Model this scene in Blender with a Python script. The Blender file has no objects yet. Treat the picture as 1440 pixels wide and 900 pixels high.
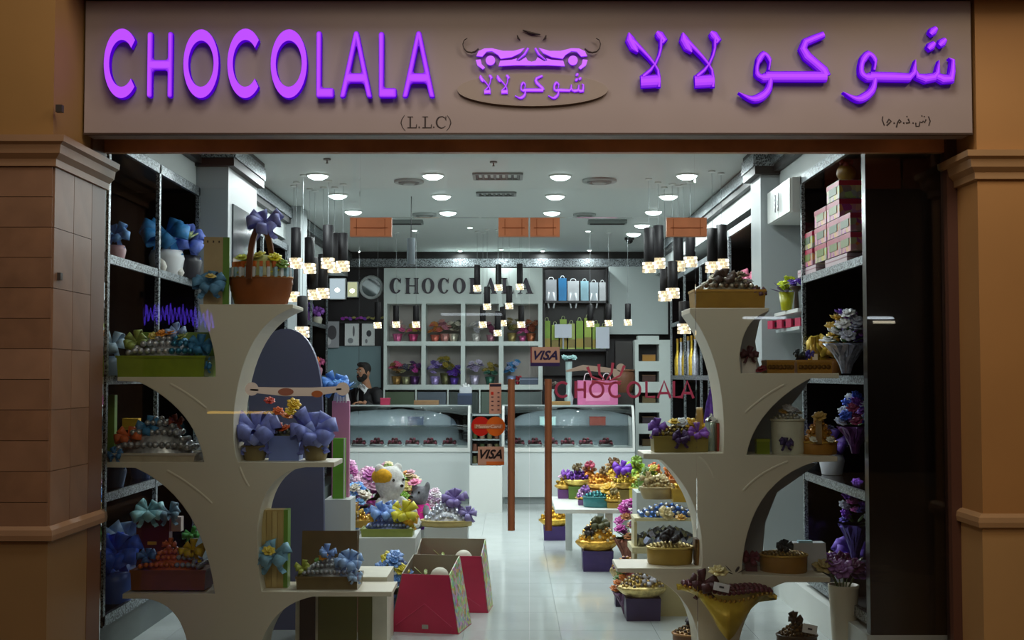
import bpy, bmesh, math, random
from mathutils import Vector, Matrix, noise
from mathutils.geometry import tessellate_polygon
random.seed(7)
SC = bpy.context.scene
COL = SC.collection
PI = math.pi

# ------------------------------------------------------------------ camera
F, CAMY, EYE = 1770.0, -6.75, 1.6
PITCH = math.atan(78.0 / F)
cam_d = bpy.data.cameras.new('camera')
cam_d.sensor_width = 36.0
cam_d.lens = 36.0 * F / 1440.0
cam_d.clip_start = 0.05
cam_d.clip_end = 200
cam = bpy.data.objects.new('camera', cam_d)
COL.objects.link(cam)
cam.location = (0, CAMY, EYE)
cam.rotation_euler = (PI / 2 + PITCH, 0, 0)
SC.camera = cam

# ------------------------------------------------------------------ world, exposure
SC.view_settings.view_transform = 'Standard'
SC.view_settings.look = 'None'
SC.view_settings.gamma = 1.0
SC.view_settings.use_curve_mapping = False
SC.view_settings.exposure = 0.0
wd = bpy.data.worlds.new('mall_ambience')
SC.world = wd
wd.use_nodes = True
wd.node_tree.nodes['Background'].inputs[0].default_value = (0.026, 0.018, 0.012, 1)
wd.node_tree.nodes['Background'].inputs[1].default_value = 1.0


def area(name, loc, target, size, power, color, size_y=None, shape=None, spread=None):
    l = bpy.data.lights.new(name, 'AREA')
    l.energy = power
    l.color = color
    l.size = size
    if shape:
        l.shape = shape
    if size_y:
        l.shape = 'RECTANGLE'
        l.size_y = size_y
    if spread:
        l.spread = spread
    o = bpy.data.objects.new(name, l)
    COL.objects.link(o)
    o.location = loc
    d = Vector(target) - Vector(loc)
    o.rotation_euler = d.to_track_quat('-Z', 'Y').to_euler()
    return o


area('mall_ceiling_light', (-1.05, -1.95, 4.75), (-1.0, -0.2, 2.5), 0.8, 25, (1.0, 0.88, 0.83))
area('mall_ceiling_light', (1.35, -1.95, 4.75), (1.25, -0.2, 2.5), 0.8, 33, (1.0, 0.90, 0.84))
area('mall_ceiling_light', (3.2, -3.2, 4.8), (2.7, -0.2, 1.6), 0.5, 26, (1.0, 0.74, 0.48))
area('mall_ceiling_light', (-0.8, -3.6, 4.8), (-2.4, -0.3, 1.5), 0.5, 9, (1.0, 0.78, 0.58))
area('mall_hall_light', (0.0, -6.5, 5.6), (0.0, 0.3, 1.2), 3.0, 62, (1.0, 0.83, 0.66), size_y=1.2)


# ------------------------------------------------------------------ helpers
def at(px, py, Y):
    vx, vz = (px - 720.0) / F, (450.0 - py) / F
    dy = math.cos(PITCH) - vz * math.sin(PITCH)
    dz = math.sin(PITCH) + vz * math.cos(PITCH)
    t = (Y - CAMY) / dy
    return Vector((vx * t, Y, EYE + dz * t))


def sc_at(Y):
    return F / (Y - CAMY)


def lin(h):
    h = h.lstrip('#')
    out = []
    for i in (0, 2, 4):
        c = int(h[i:i + 2], 16) / 255.0
        out.append(c / 12.92 if c <= 0.04045 else ((c + 0.055) / 1.055) ** 2.4)
    return tuple(out) + (1.0,)


_mats = {}


def M(hexc, rough=0.5, metal=0.0, kind='plain', scale=30.0, amt=0.25, spec=0.5):
    key = (hexc, rough, metal, kind, scale, amt, spec)
    if key in _mats:
        return _mats[key]
    m = bpy.data.materials.new('%s_%s' % (kind, hexc))
    m.use_nodes = True
    nt = m.node_tree
    b = nt.nodes['Principled BSDF']
    c = lin(hexc)
    b.inputs['Base Color'].default_value = c
    b.inputs['Roughness'].default_value = rough
    b.inputs['Metallic'].default_value = metal
    b.inputs['Specular IOR Level'].default_value = spec
    if kind != 'plain':
        tc = nt.nodes.new('ShaderNodeTexCoord')
        if kind in ('glitter', 'confetti'):
            tx = nt.nodes.new('ShaderNodeTexVoronoi')
            out = tx.outputs['Color']
        elif kind == 'wood':
            tx = nt.nodes.new('ShaderNodeTexNoise')
            mp = nt.nodes.new('ShaderNodeMapping')
            mp.inputs['Scale'].default_value = (1, 1, 0.12)
            nt.links.new(tc.outputs['Object'], mp.inputs['Vector'])
            nt.links.new(mp.outputs['Vector'], tx.inputs['Vector'])
            out = tx.outputs['Fac']
        else:
            tx = nt.nodes.new('ShaderNodeTexNoise')
            tx.inputs['Detail'].default_value = 5
            out = tx.outputs['Fac']
        tx.inputs['Scale'].default_value = scale
        if kind != 'wood':
            nt.links.new(tc.outputs['Object'], tx.inputs['Vector'])
        rp = nt.nodes.new('ShaderNodeValToRGB')
        lo = tuple(max(0, v * (1 - amt)) for v in c[:3]) + (1,)
        hi = tuple(min(1, v * (1 + amt)) for v in c[:3]) + (1,)
        rp.color_ramp.elements[0].position = 0.3
        rp.color_ramp.elements[1].position = 0.7
        rp.color_ramp.elements[0].color = lo
        rp.color_ramp.elements[1].color = hi
        nt.links.new(out, rp.inputs['Fac'])
        if kind == 'confetti':
            mx = nt.nodes.new('ShaderNodeMixRGB')
            mx.inputs['Fac'].default_value = amt
            mx.inputs['Color1'].default_value = c
            nt.links.new(tx.outputs['Color'], mx.inputs['Color2'])
            nt.links.new(mx.outputs['Color'], b.inputs['Base Color'])
        else:
            nt.links.new(rp.outputs['Color'], b.inputs['Base Color'])
        bp = nt.nodes.new('ShaderNodeBump')
        bp.inputs['Strength'].default_value = 0.6 if kind == 'glitter' else 0.15
        bp.inputs['Distance'].default_value = 0.01
        nt.links.new(out, bp.inputs['Height'])
        nt.links.new(bp.outputs['Normal'], b.inputs['Normal'])
    _mats[key] = m
    return m


def EM(hexc, strength, side=None):
    key = ('em', hexc, strength, side)
    if key in _mats:
        return _mats[key]
    m = bpy.data.materials.new('light_' + hexc)
    m.use_nodes = True
    nt = m.node_tree
    nt.nodes.clear()
    o = nt.nodes.new('ShaderNodeOutputMaterial')
    e = nt.nodes.new('ShaderNodeEmission')
    e.inputs['Color'].default_value = lin(hexc)
    e.inputs['Strength'].default_value = strength
    if side:                                     # glowing face, deeper coloured acrylic return
        g = nt.nodes.new('ShaderNodeNewGeometry')
        sx = nt.nodes.new('ShaderNodeSeparateXYZ')
        nt.links.new(g.outputs['Normal'], sx.inputs[0])
        mu = nt.nodes.new('ShaderNodeMath')
        mu.operation = 'MULTIPLY'
        mu.inputs[1].default_value = -1
        nt.links.new(sx.outputs['Y'], mu.inputs[0])
        rp = nt.nodes.new('ShaderNodeValToRGB')
        rp.color_ramp.elements[0].color = lin(side)
        rp.color_ramp.elements[1].color = lin(hexc)
        rp.color_ramp.elements[0].position = 0.30
        rp.color_ramp.elements[1].position = 0.995
        mid = rp.color_ramp.elements.new(0.90)
        mid.color = tuple((a_ + 2 * b_) / 3 for a_, b_ in zip(lin(hexc), lin('8a1cf2')))
        nt.links.new(mu.outputs[0], rp.inputs['Fac'])
        nt.links.new(rp.outputs['Color'], e.inputs['Color'])
    nt.links.new(e.outputs[0], o.inputs[0])
    _mats[key] = m
    return m


def GLASS(tint=(0.93, 0.965, 0.955), key='pane'):
    k = ('glass', key)
    if k in _mats:
        return _mats[k]
    m = bpy.data.materials.new('clear_glass_' + key)
    m.use_nodes = True
    nt = m.node_tree
    nt.nodes.clear()
    o = nt.nodes.new('ShaderNodeOutputMaterial')
    t = nt.nodes.new('ShaderNodeBsdfTransparent')
    t.inputs[0].default_value = tint + (1,)
    g = nt.nodes.new('ShaderNodeBsdfGlossy')
    g.inputs['Roughness'].default_value = 0.01
    f = nt.nodes.new('ShaderNodeFresnel')
    f.inputs['IOR'].default_value = 1.45
    mx = nt.nodes.new('ShaderNodeMixShader')
    nt.links.new(f.outputs[0], mx.inputs[0])
    nt.links.new(t.outputs[0], mx.inputs[1])
    nt.links.new(g.outputs[0], mx.inputs[2])
    nt.links.new(mx.outputs[0], o.inputs[0])
    _mats[k] = m
    return m


class MB:
    def __init__(s):
        s.v, s.f, s.sm = [], [], []

    def add(s, vs, fs, smooth=False):
        n = len(s.v)
        s.v.extend([tuple(p) for p in vs])
        for f in fs:
            s.f.append(tuple(i + n for i in f))
            s.sm.append(smooth)
        return s

    def box(s, c, d, rz=0.0, top=(1.0, 1.0), R=None):
        x, y, z = d[0] / 2, d[1] / 2, d[2] / 2
        vs = []
        for k, (tx, ty) in ((-1, (1, 1)), (1, top)):
            for a, b in ((-1, -1), (1, -1), (1, 1), (-1, 1)):
                vs.append(Vector((a * x * tx, b * y * ty, k * z)))
        R = R or (Matrix.Rotation(rz, 3, 'Z') if rz else None)
        C = Vector(c)
        vs = [(R @ v if R else v) + C for v in vs]
        return s.add(vs, [(0, 3, 2, 1), (4, 5, 6, 7), (0, 1, 5, 4), (1, 2, 6, 5), (2, 3, 7, 6), (3, 0, 4, 7)])

    def b2(s, x0, x1, y0, y1, z0, z1):
        return s.box(((x0 + x1) / 2, (y0 + y1) / 2, (z0 + z1) / 2), (abs(x1 - x0), abs(y1 - y0), abs(z1 - z0)))

    def lathe(s, c, prof, n=24, sx=1.0, sy=1.0, wob=None, smooth=True):
        vs, fs = [], []
        for i, (r, z) in enumerate(prof):
            for k in range(n):
                a = 2 * PI * k / n
                q = r * (wob(a, i) if wob else 1.0)
                vs.append((c[0] + q * math.cos(a) * sx, c[1] + q * math.sin(a) * sy, c[2] + z))
        for i in range(len(prof) - 1):
            for k in range(n):
                k2 = (k + 1) % n
                fs.append((i * n + k, i * n + k2, (i + 1) * n + k2, (i + 1) * n + k))
        s.add(vs, fs, smooth)
        if prof[0][0] > 1e-4:
            s.add(vs[:n], [tuple(reversed(range(n)))])
        if prof[-1][0] > 1e-4:
            s.add(vs[-n:], [tuple(range(n))])
        return s

    def cyl(s, c, r, h, n=20, r2=None):
        r2 = r if r2 is None else r2
        return s.lathe(c, [(r, 0), (r2, h)], n)

    def ell(s, c, r, nu=12, nv=8, R=None):
        vs, fs = [], []
        C = Vector(c)
        for j in range(1, nv):
            t = PI * j / nv
            for i in range(nu):
                a = 2 * PI * i / nu
                v = Vector((r[0] * math.sin(t) * math.cos(a), r[1] * math.sin(t) * math.sin(a), r[2] * math.cos(t)))
                vs.append((R @ v if R else v) + C)
        tp, bt = Vector((0, 0, r[2])), Vector((0, 0, -r[2]))
        vs.append((R @ tp if R else tp) + C)
        vs.append((R @ bt if R else bt) + C)
        T, B = len(vs) - 2, len(vs) - 1
        for i in range(nu):
            i2 = (i + 1) % nu
            fs.append((T, i, i2))
            fs.append((B, (nv - 2) * nu + i2, (nv - 2) * nu + i))
            for j in range(nv - 2):
                fs.append((j * nu + i, (j + 1) * nu + i, (j + 1) * nu + i2, j * nu + i2))
        return s.add(vs, fs, True)

    def tube(s, pts, r, n=8, closed=False):
        pts = [Vector(p) for p in pts]
        m = len(pts)
        rs = r if isinstance(r, (list, tuple)) else [r] * m
        vs, fs = [], []
        up = Vector((0.13, 0.21, 0.97))
        for i in range(m):
            a = pts[(i - 1) % m] if (closed or i > 0) else pts[i]
            b = pts[(i + 1) % m] if (closed or i < m - 1) else pts[i]
            d = (b - a).normalized() if (b - a).length > 1e-9 else Vector((0, 0, 1))
            if abs(d.dot(up)) > 0.97:
                up = Vector((0.97, 0.1, 0.2))
            u = d.cross(up).normalized()
            w = d.cross(u).normalized()
            for k in range(n):
                t = 2 * PI * k / n
                vs.append(pts[i] + (u * math.cos(t) + w * math.sin(t)) * rs[i])
        for i in range(m if closed else m - 1):
            i2 = (i + 1) % m
            for k in range(n):
                k2 = (k + 1) % n
                fs.append((i * n + k, i * n + k2, i2 * n + k2, i2 * n + k))
        s.add(vs, fs, True)
        if not closed:
            s.add(vs[:n], [tuple(range(n))])
            s.add(vs[-n:], [tuple(reversed(range(n)))])
        return s

    def ribbon(s, pts, side, w, th=0.002):
        """a band of thickness th along pts; side = direction across the band (one or per point)"""
        pts = [Vector(p) for p in pts]
        m = len(pts)
        vs, fs = [], []
        for i in range(m):
            a, b = pts[max(0, i - 1)], pts[min(m - 1, i + 1)]
            d = (b - a).normalized()
            sd = Vector(side[i] if isinstance(side, list) else side)
            ww = w[i] if isinstance(w, (list, tuple)) else w
            u = (sd - d * sd.dot(d)).normalized()
            nn = d.cross(u)
            for x, y in ((-1, -1), (1, -1), (1, 1), (-1, 1)):
                vs.append(pts[i] + u * (x * ww / 2) + nn * (y * th / 2))
        for i in range(m - 1):
            for k in range(4):
                k2 = (k + 1) % 4
                fs.append((i * 4 + k, i * 4 + k2, i * 4 + 4 + k2, i * 4 + 4 + k))
        fs.append((3, 2, 1, 0))
        e = (m - 1) * 4
        fs.append((e, e + 1, e + 2, e + 3))
        return s.add(vs, fs, th < 0.0035)

    def prism(s, loops, y0, y1):
        """2D loops [(x, z)...] (first outer, others holes) extruded between y0 (front) and y1"""
        if not isinstance(loops[0], list):
            loops = [loops]
        flat = [p for l in loops for p in l]
        tri = tessellate_polygon([[Vector((p[0], p[1], 0)) for p in l] for l in loops])
        n = len(flat)
        vs = [(p[0], y0, p[1]) for p in flat] + [(p[0], y1, p[1]) for p in flat]
        fs = []
        for t in tri:
            a, b, c = (Vector(flat[i]) for i in t)
            if (b - a).cross(c - a) < 0:
                t = t[::-1]
            if y0 > y1:
                t = t[::-1]
            fs.append(tuple(t))
            fs.append(tuple(i + n for i in t[::-1]))
        o = 0
        for l in loops:
            m = len(l)
            for i in range(m):
                fs.append((o + i, o + (i + 1) % m, n + o + (i + 1) % m, n + o + i))
            o += m
        return s.add(vs, fs)

    def stroke(s, pts, w, y0, dep):
        """flat bevelled channel-letter stroke on the plane y0, proud towards the viewer by dep; w full widths"""
        P = [Vector((p[0], 0, p[1])) for p in pts]
        m = len(P)
        ws = w if isinstance(w, (list, tuple)) else [w] * m
        vs, fs = [], []
        for i in range(m):
            d = (P[min(m - 1, i + 1)] - P[max(0, i - 1)]).normalized()
            nn = Vector((-d.z, 0, d.x))
            h = ws[i] / 2
            for k, yy in ((-1, 0), (-1, -0.62), (-0.72, -0.9), (-0.3, -1), (0.3, -1), (0.72, -0.9), (1, -0.62), (1, 0)):
                vs.append((P[i].x + nn.x * h * k, y0 + yy * dep, P[i].z + nn.z * h * k))
        for i in range(m - 1):
            for k in range(8):
                k2 = (k + 1) % 8
                fs.append((i * 8 + k, i * 8 + k2, i * 8 + 8 + k2, i * 8 + 8 + k))
        fs.append((7, 6, 5, 4, 3, 2, 1, 0))
        e = (m - 1) * 8
        fs.append(tuple(e + k for k in range(8)))
        return s.add(vs, fs)

    def petal_ring(s, c, r, n, tilt, ln, wd, th, R=None, ph=0.0):
        C = Vector(c)
        for i in range(n):
            a = 2 * PI * i / n + ph
            Q = Matrix.Rotation(a, 3, 'Z') @ Matrix.Rotation(-tilt, 3, 'Y')
            if R:
                Q = R @ Q
            off = Q @ Vector((r, 0, 0))
            s.ell(C + off, (ln, wd, th), 6, 4, Q)
        return s

    def mesh(s, name):
        me = bpy.data.meshes.new(name)
        me.from_pydata(s.v, [], s.f)
        me.polygons.foreach_set('use_smooth', s.sm)
        me.update()
        return me

    def build(s, name, mat, parent=None, label=None, kind=None, fix=True):
        me = s.mesh(name)
        if fix:
            bm = bmesh.new()
            bm.from_mesh(me)
            bmesh.ops.recalc_face_normals(bm, faces=bm.faces)
            bm.to_mesh(me)
            bm.free()
        me.materials.append(mat)
        o = bpy.data.objects.new(name, me)
        COL.objects.link(o)
        if parent is not None:
            o.parent = parent
        if label:
            o['label'] = label
        if kind:
            o['kind'] = kind
        return o


def tag(o, label, cat, group=None):
    o['label'] = label
    o['category'] = cat
    if group:
        o['group'] = group
    return o


def thing(name, label, cat, loc=(0, 0, 0), rz=0.0, group=None):
    o = bpy.data.objects.new(name, None)
    COL.objects.link(o)
    o.empty_display_size = 0.1
    o.location = loc
    o.rotation_euler = (0, 0, rz)
    return tag(o, label, cat, group)


def struct(o, label=None):
    o['kind'] = 'structure'
    if label:
        o['label'] = label
    return o


def struct_root(name, loc=(0, 0, 0)):
    o = bpy.data.objects.new(name, None)
    COL.objects.link(o)
    o.location = loc
    return struct(o)


def bez(p0, p1, p2, n=10):
    out = []
    for i in range(1, n + 1):
        t = i / n
        out.append(tuple((1 - t) ** 2 * a + 2 * t * (1 - t) * b + t * t * c for a, b, c in zip(p0, p1, p2)))
    return out


def crom(pts, n=5):
    """Catmull-Rom through pts"""
    P = [tuple(p) for p in pts]
    P = [P[0]] + P + [P[-1]]
    out = []
    for i in range(1, len(P) - 2):
        for k in range(n):
            t = k / n
            out.append(tuple(0.5 * (2 * b + (c - a) * t + (2 * a - 5 * b + 4 * c - d) * t * t + (3 * b - a - 3 * c + d) * t ** 3)
                             for a, b, c, d in zip(P[i - 1], P[i], P[i + 1], P[i + 2])))
    out.append(P[-2])
    return out


def text_mesh(body, font_shear=0.0, offset=0.0):
    """the built-in sans letters as a flat mesh in x/y, normalised to the unit box"""
    cu = bpy.data.curves.new('t', 'FONT')
    cu.body = body
    cu.shear = font_shear
    cu.offset = offset
    cu.resolution_u = 3
    o = bpy.data.objects.new('t', cu)
    COL.objects.link(o)
    dg = bpy.context.evaluated_depsgraph_get()
    me = bpy.data.meshes.new_from_object(o.evaluated_get(dg))
    vs = [v.co.copy() for v in me.vertices]
    fs = [tuple(p.vertices) for p in me.polygons]
    bpy.data.objects.remove(o)
    bpy.data.curves.remove(cu)
    bpy.data.meshes.remove(me)
    x0, x1 = min(v.x for v in vs), max(v.x for v in vs)
    y0, y1 = min(v.y for v in vs), max(v.y for v in vs)
    return [((v.x - x0) / (x1 - x0), (v.y - y0) / (y1 - y0)) for v in vs], fs


def put_text(name, body, x0, x1, z0, z1, y, mat, parent=None, shear=0.0, offset=0.0, th=0.001):
    """flat print facing the street on the plane y"""
    uv, fs = text_mesh(body, shear, offset)
    b = MB()
    b.add([(x0 + u * (x1 - x0), y, z0 + v * (z1 - z0)) for u, v in uv], fs)
    return b.build(name, mat, parent, fix=False)


# common materials
WHITE = M('d9dcd8', 0.35)
WALLW = M('b9c0bf', 0.5)
CREAM = M('d8cfba', 0.4)
BLACK = M('0b0a0c', 0.12)
BLACKM = M('0d0c0f', 0.45)
SILV = M('868d91', 0.38, 0.8, 'glitter', 140, 0.8)
COPPER = M('cf9470', 0.38, 0.55, 'noise', 6, .15)
CHROME = M('c8ccd0', 0.12, 1.0)
GOLD = M('c89a3c', 0.28, 0.85)

# ================================================================== SETTING
# shop floor of glossy tiles
FLT = M('b9c0bf', 0.10, 0, 'noise', 3, 0.05)
fl = struct(MB().b2(-3.0, 3.0, 0.02, 10.9, -0.12, -0.012).build('floor', M('a3a9a8', 0.3)))
ts = 0.6
tile_me = MB().box((0, 0, 0), (ts - 0.002, ts - 0.002, 0.012)).mesh('floor_tile')
tile_me.materials.append(FLT)
for i in range(9):
    for j in range(18):
        t = bpy.data.objects.new('floor_tile', tile_me)
        COL.objects.link(t)
        t.parent = fl
        t.location = (-2.4 + i * ts, 0.33 + j * ts, -0.006)
MB().b2(-6, 6, -16, 0.02, -0.12, 0.0).build('floor_mall', M('8a7358', 0.25, 0, 'noise', 2, 0.1))
struct(bpy.data.objects['floor_mall'])

CEIL = M('c3c9c6', 0.6)
struct(MB().b2(-3.0, 3.0, 0.1, 10.9, 3.3, 3.42).build('ceiling', CEIL))
struct(MB().b2(-2.85, -2.72, 0.05, 10.8, 0, 3.3).build('wall_left', WALLW))
struct(MB().b2(2.52, 2.65, 0.05, 10.8, 0, 3.3).build('wall_right', WALLW))
struct(MB().b2(-2.85, 2.65, 10.62, 10.8, 0, 3.3).build('wall_back', M('16131a', 0.4)))

# bulkhead above the shopfront; hall soffit, overhang shaped to shade the sign top
struct(MB().b2(-2.2, 2.38, -0.19, 0.1, 2.93, 3.9).build('wall_front', M('5b3f2a', 0.6)))
struct(MB().b2(-5, 5, -0.74, 0.1, 3.62, 3.75).build('ceiling_mall', M('7a624d', 0.6)))

# ---- left pier, clad in marble courses
PIER = M('8f7055', 0.42, 0, 'noise', 5, 0.16)
PIERP = M('93703c', 0.55, 0, 'noise', 2, 0.06)
wl = struct(MB().b2(-5.0, -2.206, -0.744, 0.0, 0, 3.62).build('wall_pier_left', PIERP))
ch, cw = 0.1455, 0.62
zt = 2.60
rows = 12
stone_f = MB().box((0, 0, 0), (cw - 0.004, 0.012, ch - 0.003)).mesh('stone_block')
stone_s = MB().box((0, 0, 0), (0.012, 0.262, ch * 2 - 0.003)).mesh('stone_block')
stone_mats = [M('8a6a50', 0.38, 0, 'noise', 4, 0.18), M('94745a', 0.38, 0, 'noise', 5, 0.16), M('84644a', 0.38, 0, 'noise', 6, 0.2)]
r = random.Random(3)
for i in range(rows):
    z = zt - ch * (i + 0.5)
    for k in range(3):
        x1 = -2.2 - 0.001 - k * cw - (cw / 2 if i % 2 else 0)
        w = cw
        b = MB().box((0, 0, 0), (w - 0.004, 0.012, ch - 0.003))
        if k == 0 and i % 2:
            MB().b2(-2.2 - cw / 2 + 0.001, -2.201, -0.757, -0.744, z - ch / 2 + 0.0015, z + ch / 2 - 0.0015).build('stone_block', r.choice(stone_mats), wl)
        o = bpy.data.objects.new('stone_block', stone_f.copy())
        o.data.materials.append(r.choice(stone_mats))
        COL.objects.link(o)
        o.parent = wl
        o.location = (x1 - w / 2 + 0.001, -0.7505, z)
for i in range(rows // 2):
    z = zt - ch * (2 * i + 1)
    for k in range(2):
        o = bpy.data.objects.new('stone_block', stone_s.copy())
        o.data.materials.append(r.choice([M('8c6c52', 0.5, 0, 'noise', 4, 0.12), M('84664e', 0.5, 0, 'noise', 6, 0.14)]))
        COL.objects.link(o)
        o.parent = wl
        o.location = (-2.2, -0.744 + 0.134 + k * 0.268, z)
MB().b2(-2.21, -2.194, -0.205, 0.02, 0, 2.93).build('jamb', M('6b4a30', 0.5), wl)


def moulding(name, prof, x_out, y_front, side, parent, mat, xend):
    """prof [(proud, z)] run along the pier front and round its shopward corner"""
    b = MB()
    n = len(prof)
    vs = []
    for (p, z) in prof:
        vs.append((xend, y_front - p, z))
        vs.append((x_out + side * p, y_front - p, z))
        vs.append((x_out + side * p, 0.03, z))
    fs = []
    for i in range(n - 1):
        for k in range(2):
            fs.append((i * 3 + k, i * 3 + k + 1, i * 3 + 4 + k, i * 3 + 3 + k))
    b.add(vs, fs)
    return b.build(name, mat, parent)


CAPM = M('9c7c5c', 0.5, 0, 'noise', 3, 0.08)
cap_prof = [(0.0, 2.60), (0.018, 2.602), (0.02, 2.635), (0.045, 2.66), (0.052, 2.70), (0.072, 2.712), (0.075, 2.742), (0.0, 2.75)]
dado_prof = [(0.0, 0.815), (0.03, 0.82), (0.034, 0.845), (0.03, 0.87), (0.012, 0.885), (0.0, 0.888)]
moulding('capital_moulding', cap_prof, -2.2, -0.75, 1, wl, CAPM, -5.0)
moulding('dado_rail', dado_prof, -2.2, -0.75, 1, wl, CAPM, -5.0)
MB().b2(-5.0, -2.196, -0.757, -0.2, 0.0, 0.815).build('dado_panel', M('8c7048', 0.5, 0, 'noise', 2, 0.05), wl)

# ---- right pier, painted ochre
wr = struct(MB().b2(2.38, 5.0, -0.35, 0.0, 0, 3.62).build('wall_pier_right', M('a87c46', 0.55, 0, 'noise', 2, 0.05)))
CAPR = M('a8865c', 0.5, 0, 'noise', 3, 0.06)
moulding('capital_moulding', cap_prof, 2.38, -0.35, -1, wr, CAPR, 5.0)
moulding('dado_rail', [(p, z + 0.015) for p, z in dado_prof], 2.38, -0.35, -1, wr, CAPR, 5.0)
MB().b2(2.372, 5.0, -0.362, -0.03, 0, 0.83).build('dado_panel', M('b08c58', 0.5, 0, 'noise', 2, 0.05), wr)
MB().b2(2.325, 2.385, -0.06, 0.04, 0, 2.93).build('jamb', M('57382a', 0.45), wr)

# sensors on the piers
for px, py, Y in ((76, 387, -0.757), (84, 153, -0.76)):
    p = at(px, py, Y)
    b = MB().box((p.x if py < 300 else -2.192, p.y if py < 300 else -0.68, p.z), (0.03, 0.03, 0.035))
    tag(b.build('wall_sensor', M('3a3632', 0.4)), 'small dark square plate on the left pier %s its capital moulding' % ('above' if py < 300 else 'below'), 'sensor')

# ---- shopfront: copper header, glass, doors
struct(MB().b2(-2.2, 2.38, -0.025, 0.03, 2.80, 2.93).build('trim_1', M('e39a66', 0.3, 0.0, 'noise', 2.0, 0.45)), 'copper strip above the shopfront glass, its reflections painted in')  # bright base and noise patches painted in place of the mirrored hall
G = GLASS()
DX0, DXM, DX1, DZ = -0.82, 0.0925, 0.985, 2.448
TH = 0.006


def pane(name, x0, x1, z0, z1, parent=None):
    return MB().b2(x0, x1, -TH, TH, z0, z1).build(name, G, parent)


struct(pane('window_1', -2.19, DX0 - 0.003, 0.01, 2.80), 'tall fixed glass pane left of the doors')
struct(pane('window_2', DX1 + 0.003, 2.33, 0.01, 2.80), 'tall fixed glass pane right of the doors')
struct(pane('window_3', DX0, DX1, DZ + 0.003, 2.80), 'glass transom over the doors')
for nm, x0, x1, hx in (('door_1', DX0, DXM - 0.002, at(719, 600, -0.07).x), ('door_2', DXM + 0.002, DX1, at(771, 600, -0.07).x)):
    d = struct(pane(nm, x0, x1, 0.02, DZ), 'frameless glass door leaf')
    zt_, zb_ = at(719, 533, -0.07).z, at(719, 746, -0.07).z
    MB().tube([(hx, -0.07, zb_), (hx, -0.07, zt_)], 0.019, 14).build('handle', COPPER, d, 'copper tube pull handle')
    b = MB()
    for zz in (zb_ + 0.1, zt_ - 0.1):
        b.tube([(hx, -0.07, zz), (hx, 0.03, zz)], 0.011, 10)
    b.build('handle_mount', COPPER, d)
    for q in ((at(493, 320, 0).x, at(551, 320, 0).x), (at(701, 320, 0).x, at(743, 320, 0).x)) if nm == 'door_1' else \
             ((at(745.5, 320, 0).x, at(787, 320, 0).x), (at(937, 320, 0).x, at(993, 320, 0).x)):
        for yy in (-0.016, 0.016):
            f = MB().b2(q[0], q[1], yy - 0.006, yy + 0.006, 2.345, 2.447).build('patch_fitting', COPPER, d, 'copper patch fitting at the top of the glass')
            if yy < 0:
                MB().b2(q[0] + .02, q[1] - .02, -.0245, -.022, 2.390, 2.395).build('seam', M('a86c4a', .35, .5), f)
                for sx_ in (q[0] + .035, q[1] - .035):
                    MB().b2(sx_ - .002, sx_ + .002, -.0245, -.022, 2.352, 2.44).build('seam', M('ac7250', .35, .5), f)
    for yy in (-0.016, 0.016):
        MB().b2(x0 + 0.02, x1 - 0.02, yy - 0.006, yy + 0.006, 0.0, 0.09).build('bottom_rail', COPPER, d)

# ================================================================== SIGN
SY = -0.35
sgn = thing('shop_sign', 'long beige fascia sign with glowing purple lettering above the shopfront', 'sign', (0.0, SY, 2.82))


def L(px, py, Y=SY):
    p = at(px, py, Y)
    return (p.x, p.z)


def sbuild(b, name, mat, parent, label=None, bevel=0.0, kind=None):
    """build world-space geometry as a child of a thing whose empty sits at parent.location"""
    o = b.build(name, mat, parent, label, kind)
    if bevel:
        md = o.modifiers.new('edge', 'BEVEL')
        md.width = bevel
        md.segments = 3
        md.limit_method = 'ANGLE'
        md.angle_limit = math.radians(50)
    o.matrix_parent_inverse = Matrix.Translation(-parent.location)
    return o


x0, z0 = L(117.5, 188)
x1, z1 = L(1365, 1)
sbuild(MB().b2(x0, x1, SY, -0.19, z0, z1), 'sign_board', M('938782', 0.45, 0, 'noise', 3, 0.03), sgn, bevel=0.004)
sbuild(MB().b2(x0, x1, SY - 0.004, SY + 0.02, z0 - 0.006, z0 + 0.004), 'edge_strip', M('3a2a20', 0.4), sgn)
PURP = EM('bd4eff', 1.06, '4600b8')
PB = 0.055


def ell_loop(cx, cz, rx, rz, n=40, a0=0.0, a1=2 * PI, end=False):
    k = n + 1 if end else n
    return [(cx + rx * math.cos(a0 + (a1 - a0) * i / n), cz + rz * math.sin(a0 + (a1 - a0) * i / n)) for i in range(k)]


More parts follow.
